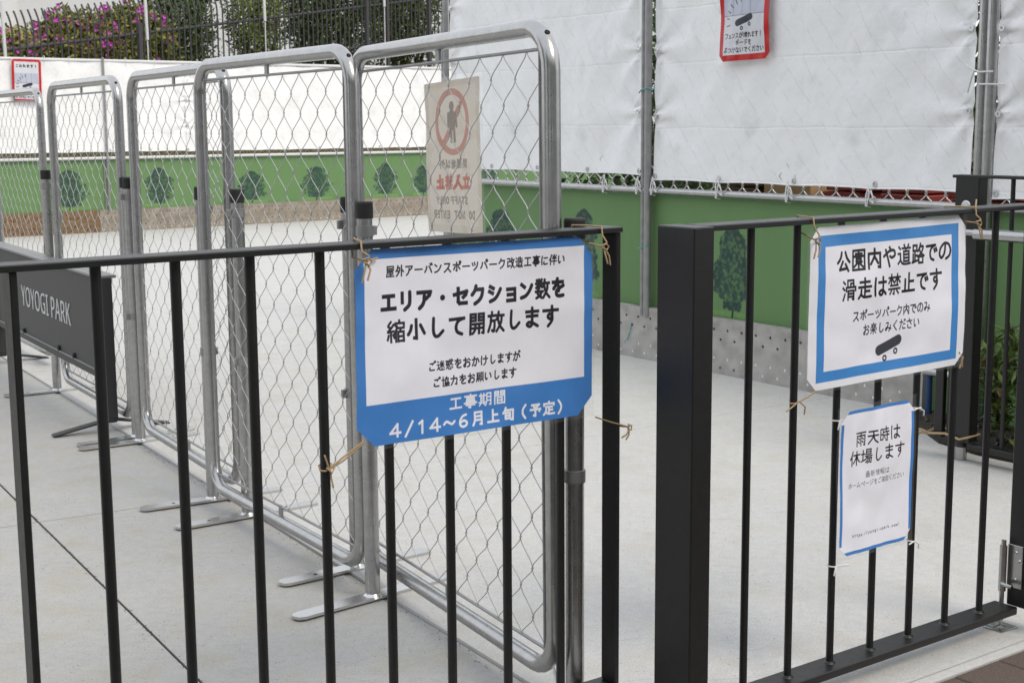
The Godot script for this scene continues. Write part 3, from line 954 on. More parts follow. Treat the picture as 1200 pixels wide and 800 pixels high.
func rounded_loop(w: float, y0: float, y1: float, r: float, seg := 7) -> Array:
	var pts := []
	var c := [Vector2(w / 2 - r, y1 - r), Vector2(-w / 2 + r, y1 - r), Vector2(-w / 2 + r, y0 + r), Vector2(w / 2 - r, y0 + r)]
	for k in 4:
		for i in seg + 1:
			var a := PI / 2 * (k + float(i) / seg)
			pts.append(Vector3(c[k].x + r * cos(a), c[k].y + r * sin(a), 0))
		# extra points along the straight run keep the bends crisp
		var e: Vector3 = pts[-1]
		var q: Vector2 = c[(k + 1) % 4]
		var a2 := PI / 2 * (k + 1)
		var f := Vector3(q.x + r * cos(a2), q.y + r * sin(a2), 0)
		for i in 3: pts.append(e.lerp(f, (i + 1) / 4.0))
	return pts

func barricade(label: String) -> Node3D:
	var o := thing("chain_link_barricade", label, "barricade", Vector3.ZERO, 0, "chain link barricades in a row")
	var f := MB.new()
	f.tube(rounded_loop(BW, BLOW, BTOP, 0.115), PIPE, 16, true)
	var frame := part("pipe_frame", f, M.zinc, o)
	var i := 0.057
	var x := BW / 2 - i; var y0 := BLOW + i; var y1 := BTOP - i
	var rods := MB.new()
	rods.tube([Vector3(-BW / 2 + 0.02, y1, 0), Vector3(BW / 2 - 0.02, y1, 0)], 0.0048, 8)
	rods.tube([Vector3(-BW / 2 + 0.02, y0, 0), Vector3(BW / 2 - 0.02, y0, 0)], 0.0048, 8)
	for s in [-1, 1]: rods.tube([Vector3(s * x, BLOW + 0.02, 0), Vector3(s * x, BTOP - 0.02, 0)], 0.0048, 8)
	part("inner_rod_frame", rods, M.zinc_dull, o)
	for y in [[y1, BTOP - 0.01], [BLOW + 0.01, y0]]:
		var tb := MB.new()
		tb.box(Vector3(0.0, (y[0] + y[1]) / 2, 0), Vector3(0.026, y[1] - y[0] + 0.012, 0.008), 0.001)
		part("tab", tb, M.zinc_dull, o)
	for s in [-1, 1]:
		var tb := MB.new()
		tb.box(Vector3(s * (x + i / 2), 0.93, 0), Vector3(i, 0.026, 0.006), 0.001)
		part("tab", tb, M.zinc_dull, o)
	part("chain_link_net", net_mesh(2 * x, y0, y1, 0.1364, 0.138, 0.0015, 0.0035, 77), M.wire, o)
	for s in [-1, 1]:
		var h := MB.new()
		var a := PI / 4
		var d := Vector3(s * cos(a), sin(a), 0)
		h.lathe(Vector3(s * (BW / 2 - 0.115), BTOP - 0.115, 0) + d * (0.115 + PIPE - 0.002), d, [[0.0075, 0.0], [0.0075, 0.0028], [0.0, 0.0028]], 12)
		part("vent_hole", h, M.hole, frame)
	return o

func stand_mesh(o: Node3D):
	var p := MB.new()
	p.tube([Vector3(0, 0.008, 0), Vector3(0, 1.27, 0)], 0.0252, 16)
	var post := part("post", p, M.zinc, o)
	var w := MB.new()
	w.lathe(Vector3(0, 0.012, 0), Vector3.UP, [[0.036, 0.0], [0.027, 0.010], [0.025, 0.013]], 14)
	part("weld", w, M.plate, post)
	var c := MB.new()
	c.lathe(Vector3(0, 1.262, 0), Vector3.UP, [[0.0285, 0.0], [0.0285, 0.048], [0.026, 0.053], [0.0, 0.054]], 18)
	part("end_cap", c, M.cap, post)
	var f := MB.new()
	var pts := []
	for k in 2:
		for i in 5:
			var a := -PI / 2 + PI * k + PI * i / 4.0
			var s := 1 - 2 * k
			pts.append(Vector2(s * 0.285 + 0.026 * cos(a), 0.030 * sin(a)))
	f.slab(pts, 0.016, 0.0065)
	var foot := part("foot_plate", f, M.plate, o)
	for s in [-1, 1]:
		var h := MB.new()
		h.lathe(Vector3(s * 0.17, 0.0155, 0), Vector3.UP, [[0.007, 0.0], [0.007, 0.001], [0.0, 0.001]], 10)
		part("bolt_hole", h, M.hole, foot)
	for y in [1.205, 0.62]:
		var r := MB.new()
		r.lathe(Vector3(0, y, 0), Vector3.UP, [[0.025, 0.0], [0.029, 0.001], [0.029, 0.034], [0.025, 0.035]], 16)
		r.box(Vector3(0.036, y + 0.017, 0), Vector3(0.02, 0.03, 0.012), 0.002)
		part("clamp", r, M.zinc_dull, post)

func make_barricades():
	var ends := [
		[Vector2(-0.515, -4.81), Vector2(0.112, -3.62), "nearest chain link barricade, holding the faded keep out notice"],
		[Vector2(-1.234, -5.729), Vector2(-0.505, -4.605), "second nearest chain link barricade, left of the one with the faded notice"],
		[Vector2(-1.811, -6.89), Vector2(-1.13, -5.733), "third nearest chain link barricade, its right end behind the second one"],
		[Vector2(-2.645, -8.30), Vector2(-1.95, -7.16), "fourth nearest chain link barricade, standing behind the dark name board"],
		[Vector2(-3.713, -10.332), Vector2(-3.003, -9.196), "farthest chain link barricade, cut by the left edge of the picture"],
	]
	var first: Node3D
	for e in ends:
		var o: Node3D
		if first == null:
			o = barricade(e[2]); first = o
		else:
			o = first.duplicate()
			o.name = numbered("chain_link_barricade")
			add_child(o)
			o.set_meta("label", e[2])
		var d: Vector2 = e[1] - e[0]
		var m: Vector2 = (e[0] + e[1]) / 2
		o.position = Vector3(m.x, 0.004, m.y)
		o.rotation.y = atan2(-d.y, d.x)
	first.rotation.z = 0.010   # the nearest one leans a little
	var posts := [
		[Vector2(-0.468, -4.541), -41.5, 0.0, "capped stand at joint of nearest two barricades, the one nearer the gate"],
		[Vector2(-0.555, -4.868), -38.0, PI, "capped stand at joint of nearest two barricades, the one behind the pipes"],
		[Vector2(-1.262, -5.812), -31.0, 0.0, "capped stand left of the second nearest barricade's left end"],
		[Vector2(-1.067, -5.557), -36.0, PI, "capped stand behind second nearest barricade's net, at third one's right end"],
		[Vector2(-1.900, -7.040), -37.0, 0.0, "capped stand at left end of third barricade, left of its twin"],
		[Vector2(-1.858, -6.945), -34.0, PI, "capped stand at left end of third barricade, tucked behind its pipe"],
		[Vector2(-2.715, -8.345), -32.0, 0.0, "capped stand at left end of fourth barricade behind the name board"],
		[Vector2(0.163, -3.655), 86.0, PI, "capped stand close behind the left gate, at nearest barricade's right end"],
	]
	var s0: Node3D
	for p in posts:
		var o: Node3D
		if s0 == null:
			o = thing("barricade_stand", p[3], "stand", Vector3.ZERO, 0, "galvanised barricade stands"); stand_mesh(o); s0 = o
		else:
			o = s0.duplicate(); o.name = numbered("barricade_stand"); add_child(o); o.set_meta("label", p[3])
		o.position = Vector3(p[0].x, 0.0, p[0].y)
		o.rotation.y = deg_to_rad(-p[1]) + p[2]

func make_park_board():
	# dark swing board with raised lettering, on a post with splayed feet
	var turn := deg_to_rad(-58.5)
	var b := Basis(Vector3.UP, turn)
	var at := Vector3(-2.085, 0, -7.245)
	var o := thing("name_board", "low dark metal board with pale letters, standing left of the barricades", "sign board", at, turn)
	var L := 2.58; var top := 0.795; var low := 0.275
	var pl := MB.new()
	pl.box(Vector3(-L / 2, (top + low) / 2, 0), Vector3(L - 0.06, top - low - 0.02, 0.022), 0.002)
	var panel := part("panel", pl, M.sign_board, o)
	for s in [0.0, -L]:
		var st := MB.new()
		st.box(Vector3(s, (top + 0.05) / 2, 0), Vector3(0.05, top - 0.05, 0.06), 0.003)
		var stile := part("stile", st, M.sign_board, o)
		var ft := MB.new()
		ft.box(Vector3(s, 0.035, 0.15), Vector3(0.055, 0.012, 0.31), 0.003, Basis(Vector3.RIGHT, 0.18))
		ft.box(Vector3(s, 0.035, -0.15), Vector3(0.055, 0.012, 0.31), 0.003, Basis(Vector3.RIGHT, -0.18))
		ft.box(Vector3(s, 0.06, 0), Vector3(0.05, 0.03, 0.05), 0.003)
		part("foot", ft, M.sign_board, stile)
	var cv := MB.new()
	cv.box(Vector3(-L / 2, top + 0.008, -0.005), Vector3(L + 0.05, 0.016, 0.10), 0.003)
	part("top_cover", cv, M.cover, o)
	var br := MB.new()
	br.box(Vector3(-L / 2, low, 0), Vector3(L - 0.05, 0.04, 0.035), 0.003)
	part("bottom_rail", br, M.sign_board, o)
	var lip := MB.new()
	lip.box(Vector3(-L / 2, low + 0.022, 0.016), Vector3(L - 0.05, 0.006, 0.012), 0.001)
	part("rail_lip", lip, M.cover, o)
	for x in [-0.62, -0.95, -1.8]:
		var bt := MB.new()
		bt.lathe(Vector3(x, low + 0.035, 0.012), Vector3.BACK, [[0.018, 0.0], [0.018, 0.01], [0.011, 0.01], [0.009, 0.004], [0.0, 0.004]], 12)
		part("bolt", bt, M.cap, o)
	var tm := TextMesh.new()
	var f := SystemFont.new()
	f.font_names = PackedStringArray(["Droid Sans"])
	f.font_weight = 400
	tm.font = f
	tm.text = "YOYOGI PARK"
	tm.font_size = 64
	tm.pixel_size = 0.0026
	tm.depth = 0.004
	tm.curve_step = 2.0
	tm.material = M.letter
	var lt := put("lettering", tm, panel, Vector3(-1.245, 0.532, 0.0135))
	var aabb := tm.get_aabb()
	lt.scale = Vector3(1.16 / aabb.size.x, 0.122 / aabb.size.y, 1)

# ------------------------------------------------------------------ gates
func round_bar(called: String, o: Node3D, x: float, y0: float, y1: float, r: float, collar: bool):
	var b := MB.new()
	b.tube([Vector3(x, y0, 0), Vector3(x, y1, 0)], r, 14)
	var bar := part(called, b, M.black, o)
	if collar:
		var c := MB.new()
		c.lathe(Vector3(x, y0, 0), Vector3.UP, [[r + 0.007, 0.0], [r + 0.004, 0.003], [r, 0.006]], 14)
		part("weld_bead", c, M.black, bar)

func flat(called: String, o: Node3D, mid: Vector3, size: Vector3, bev := 0.0025):
	var m := MB.new()
	m.box(mid, size, bev)
	part(called, m, M.black, o)

func make_gates():
	var t := deg_to_rad(TURN)
	# left leaf: set back behind the line of the right one
	var l := thing("black_gate", "black barred gate leaf across the left, carrying the large blue bordered notice", "gate", site(0, 0, -0.266), t, "black barred gate leaves")
	var x0 := -3.88; var x1 := -1.336
	flat("top_rail", l, Vector3((x0 + x1) / 2, 1.2885, -0.002), Vector3(x1 - x0, 0.014, 0.078))
	flat("bottom_rail", l, Vector3((x0 + x1) / 2, 0.068, -0.002), Vector3(x1 - x0, 0.024, 0.078))
	flat("stile", l, Vector3(x1 - 0.0085, 0.681, 0), Vector3(0.015, 1.20, 0.058))
	flat("stile", l, Vector3(-2.863, 0.681, 0), Vector3(0.015, 1.20, 0.048))
	flat("stile", l, Vector3(x0 + 0.0085, 0.681, 0), Vector3(0.015, 1.20, 0.058))
	for k in range(-5, 9):
		if k != 0: round_bar("bar", l, -2.863 + 0.1687 * k, 0.08, 1.282, 0.0115, true)
	# right leaf with its heavy end posts
	var r := thing("black_gate", "black barred gate leaf across the right, between two thick posts", "gate", site(0, 0, 0), t, "black barred gate leaves")
	flat("end_post", r, Vector3(-1.3375, 0.676, 0.0), Vector3(0.067, 1.268, 0.13), 0.003)
	flat("end_post", r, Vector3(0.064, 0.694, 0.0655), Vector3(0.066, 1.232, 0.125), 0.003)
	flat("top_rail", r, Vector3(-0.617, 1.3035, 0.0), Vector3(1.374, 0.014, 0.078))
	flat("top_rail", r, Vector3(0.56, 1.3035, 0.0), Vector3(0.93, 0.014, 0.078))
	flat("bottom_rail", r, Vector3(-0.637, 0.068, 0.004), Vector3(1.333, 0.024, 0.082))
	for k in 7: round_bar("bar", r, -1.115 + 0.1687 * k, 0.08, 1.297, 0.0102, true)
	# drop bolt on the right leaf's far post, and its socket plate in the floor
	var bolt := MB.new()
	bolt.box(Vector3(0.0285, 0.205, 0.030), Vector3(0.004, 0.135, 0.052), 0.001)
	var db := part("drop_bolt", bolt, M.steel, r)
	var rod := MB.new()
	rod.tube([Vector3(0.010, 0.014, 0.0), Vector3(0.010, 0.285, 0.0)], 0.0075, 12)
	part("bolt_rod", rod, M.steel, db)
	var sl := MB.new()
	sl.tube([Vector3(0.010, 0.125, 0.0), Vector3(0.010, 0.268, 0.0)], 0.0115, 14)
	part("bolt_sleeve", sl, M.steel, db)
	var hd := MB.new()
	hd.tube([Vector3(0.004, 0.150, 0.004), Vector3(-0.004, 0.150, 0.022), Vector3(-0.004, 0.149, 0.044)], 0.0065, 10)
	part("bolt_handle", hd, M.steel, db)
	for q in [[0.250, 0.018], [0.225, 0.03], [0.165, 0.018]]:
		var sc := MB.new()
		sc.lathe(Vector3(0.0265, q[0], q[1] + 0.014), Vector3.LEFT, [[0.006, 0.0], [0.005, 0.002], [0.0, 0.003]], 10)
		part("screw", sc, M.plate, db)
	var fp := MB.new()
	for s in [-1, 1]:
		fp.box(Vector3(s * 0.028, 0.0085, 0), Vector3(0.024, 0.005, 0.07), 0.001)
		fp.box(Vector3(0, 0.0085, s * 0.0245), Vector3(0.032, 0.005, 0.021), 0.001)
	var plate := thing("floor_socket", "small steel socket plate in the floor under the drop bolt", "floor plate", site(0.010, 0, 0.0), t)
	part("plate", fp, M.steel, plate)
	# return leaf running away from the gate line, with its free end on a short leg
	var w := thing("black_gate", "black barred leaf behind the right gate, ending in a post on a short leg", "gate", site(1.792, 0, -1.45), t - PI / 2, "black barred gate leaves")
	# local x now runs towards the street
	flat("end_post", w, Vector3(0.0, 0.705, 0.0), Vector3(0.125, 1.22, 0.066), 0.003)
	flat("stile", w, Vector3(-0.115, 0.61, 0.01), Vector3(0.045, 1.03, 0.03), 0.003)
	flat("top_rail", w, Vector3(0.70, 1.3105, 0.0), Vector3(1.56, 0.014, 0.07))
	flat("bottom_rail", w, Vector3(0.73, 0.082, 0.0), Vector3(1.33, 0.024, 0.075))
	for k in 7: round_bar("bar", w, 0.215 + 0.1687 * k, 0.094, 1.3035, 0.0102, false)
	var lg := MB.new()
	lg.tube([Vector3(0, 0.03, 0), Vector3(0, 0.10, 0)], 0.024, 14)
	part("leg", lg, M.black, w)
	var fr := MB.new()
	fr.lathe(Vector3(0, 0.006, 0), Vector3.UP, [[0.028, 0.0], [0.028, 0.062], [0.024, 0.064]], 16)
	part("ferrule", fr, M.steel, w)
	var hdl := MB.new()
	hdl.tube([Vector3(-0.06, 1.063, 0.062), Vector3(0.075, 1.063, 0.062)], 0.016, 14)
	part("slide_bar", hdl, M.steel, w)
	var sv := MB.new()
	sv.tube([Vector3(0.075, 1.058, 0.062), Vector3(0.42, 1.058, 0.062)], 0.026, 16)
	part("slide_housing", sv, M.steel, w)
	var dm := MB.new()
	dm.lathe(Vector3(0.0, 1.178, 0.033), Vector3.BACK, [[0.026, 0.0], [0.026, 0.004], [0.022, 0.007], [0.0, 0.008]], 20)
	part("round_plate", dm, M.plate, w)

# ------------------------------------------------------------------ planting bed at the right
func make_bed():
	var t := deg_to_rad(TURN)
	var s := MB.new()
	s.slab([Vector2(1.92, -0.05), Vector2(1.92, -1.45), Vector2(1.99, -1.72), Vector2(2.21, -2.02), Vector2(2.48, -2.38), Vector2(2.62, -2.52), Vector2(4.6, -2.4), Vector2(4.6, -0.05)], 0.022, -0.03)
	structure("soil_bed", s, M.dirt, P0, t)
	var cl := MB.new()
	var r := RandomNumberGenerator.new()
	r.seed = 5
	for i in 900:
		var u := r.randf_range(1.93, 3.6); var w := r.randf_range(-2.35, -0.1)
		if u - 1.93 < (-w - 1.45) * 0.62: continue
		var k := r.randf_range(0.006, 0.018)
		cl.tint = Color(0.035, 0.026, 0.019) * r.randf_range(0.5, 1.8)
		cl.box(Vector3(u, 0.024 + k * 0.2, w), Vector3(k * 1.6, k, k), 0.0, Basis(rand_dir(r), r.randf() * TAU))
	var clods := part("soil_clods", cl, M.petal, self)
	clods.position = P0; clods.rotation.y = t
	clods.set_meta("kind", "stuff")
	tag(clods, "dark soil crumbs on the planting bed behind the right gate", "soil")
	# leafy plants in front of the green sheet
	var greens := [Color(0.09, 0.15, 0.03), Color(0.06, 0.11, 0.025), Color(0.13, 0.19, 0.04)]
	var spots := [[2.13, -1.45, 0.62], [2.28, -1.30, 0.55], [2.18, -1.12, 0.70], [2.40, -1.50, 0.66], [2.36, -0.95, 0.72], [2.55, -1.2, 0.7], [2.22, -0.75, 0.6], [2.72, -1.45, 0.75]]
	var names := ["leafy plant closest to the thick post on the short leg", "leafy plant second from the thick post on the short leg", "tall leafy plant seen just left of the right gate's far post", "leafy plant against the green sheet behind the thick post", "tall leafy plant hidden partly by the right gate's far post", "leafy plant at the back of the planting bed's middle", "leafy plant at the street end of the planting bed", "tallest leafy plant at the back of the planting bed"]
	for i in spots.size():
		var p := thing("leafy_plant", names[i], "plant", site(spots[i][0], 0.02, spots[i][1]), 0, "plants in the bed")
		var st := MB.new(); var lf := MB.new()
		for k in 8:
			var d := Vector3(r.randf_range(-0.28, 0.28), 1, r.randf_range(-0.28, 0.28)).normalized()
			var h: float = spots[i][2] * r.randf_range(0.6, 1.0)
			var tip := d * h
			st.tube([Vector3.ZERO, tip * 0.5 + rand_dir(r) * 0.02, tip], 0.004, 5)
			for q in 34:
				var f := r.randf_range(0.12, 1.0)
				lf.tint = greens[r.randi() % 3] * r.randf_range(0.7, 1.3); lf.tint.a = 1
				if r.randf() < 0.06: lf.tint = Color(0.17, 0.12, 0.05)
				leaf(lf, tip * f, (rand_dir(r) + Vector3(0, 0.5, 0)).normalized(), Vector3.UP, r.randf_range(0.06, 0.12), 0.03)
		part("stems", st, M.bark, p)
		part("leaves", lf, M.leaf, p)
	var low := [[2.06, -1.30], [2.05, -1.02], [2.07, -0.80]]
	for i in 3:
		var p := thing("bright_seedling", ["bright lime seedling at the bed's edge, leftmost of three", "bright lime seedling at the bed's edge, middle of three", "bright lime seedling at the bed's edge, nearest the street"][i], "plant", site(low[i][0], 0.02, low[i][1]), 0, "bright seedlings")
		var lf := MB.new()
		for q in 22:
			lf.tint = Color(0.26, 0.40, 0.06) * r.randf_range(0.7, 1.2); lf.tint.a = 1
			leaf(lf, Vector3(r.randf_range(-0.03, 0.03), r.randf_range(0.0, 0.05), r.randf_range(-0.03, 0.03)), (rand_dir(r) + Vector3(0, 1.0, 0)).normalized(), Vector3.UP, r.randf_range(0.05, 0.10), 0.03)
		part("leaves", lf, M.leaf, p)
	# blue stake and pipe stub where the drilled panel ends
	var tt := deg_to_rad(SIDE_TURN)
	var b := Basis(Vector3.UP, tt)
	var bs := MB.new()
	bs.tube([Vector3(0, 0, 0), Vector3(0, 0.42, 0)], 0.017, 12)
	var st := thing("blue_stake", "dark blue round stake beside the end of the drilled panel", "stake", SIDE + b.x * 2.80 + b.z * 0.02, tt)
	part("stake", bs, M.blue, st)
	var ps := MB.new()
	ps.tube([Vector3(-0.02, 0.25, 0.03), Vector3(0.18, 0.25, 0.03)], 0.024, 14)
	ps.tube([Vector3(0.15, 0.0, 0.03), Vector3(0.15, 0.25, 0.03)], 0.018, 12)
	var pp := thing("pipe_stub", "short bright galvanised pipe stub beside the blue stake", "pipe", SIDE + b.x * 2.80, tt)
	part("pipe", ps, M.zinc, pp)

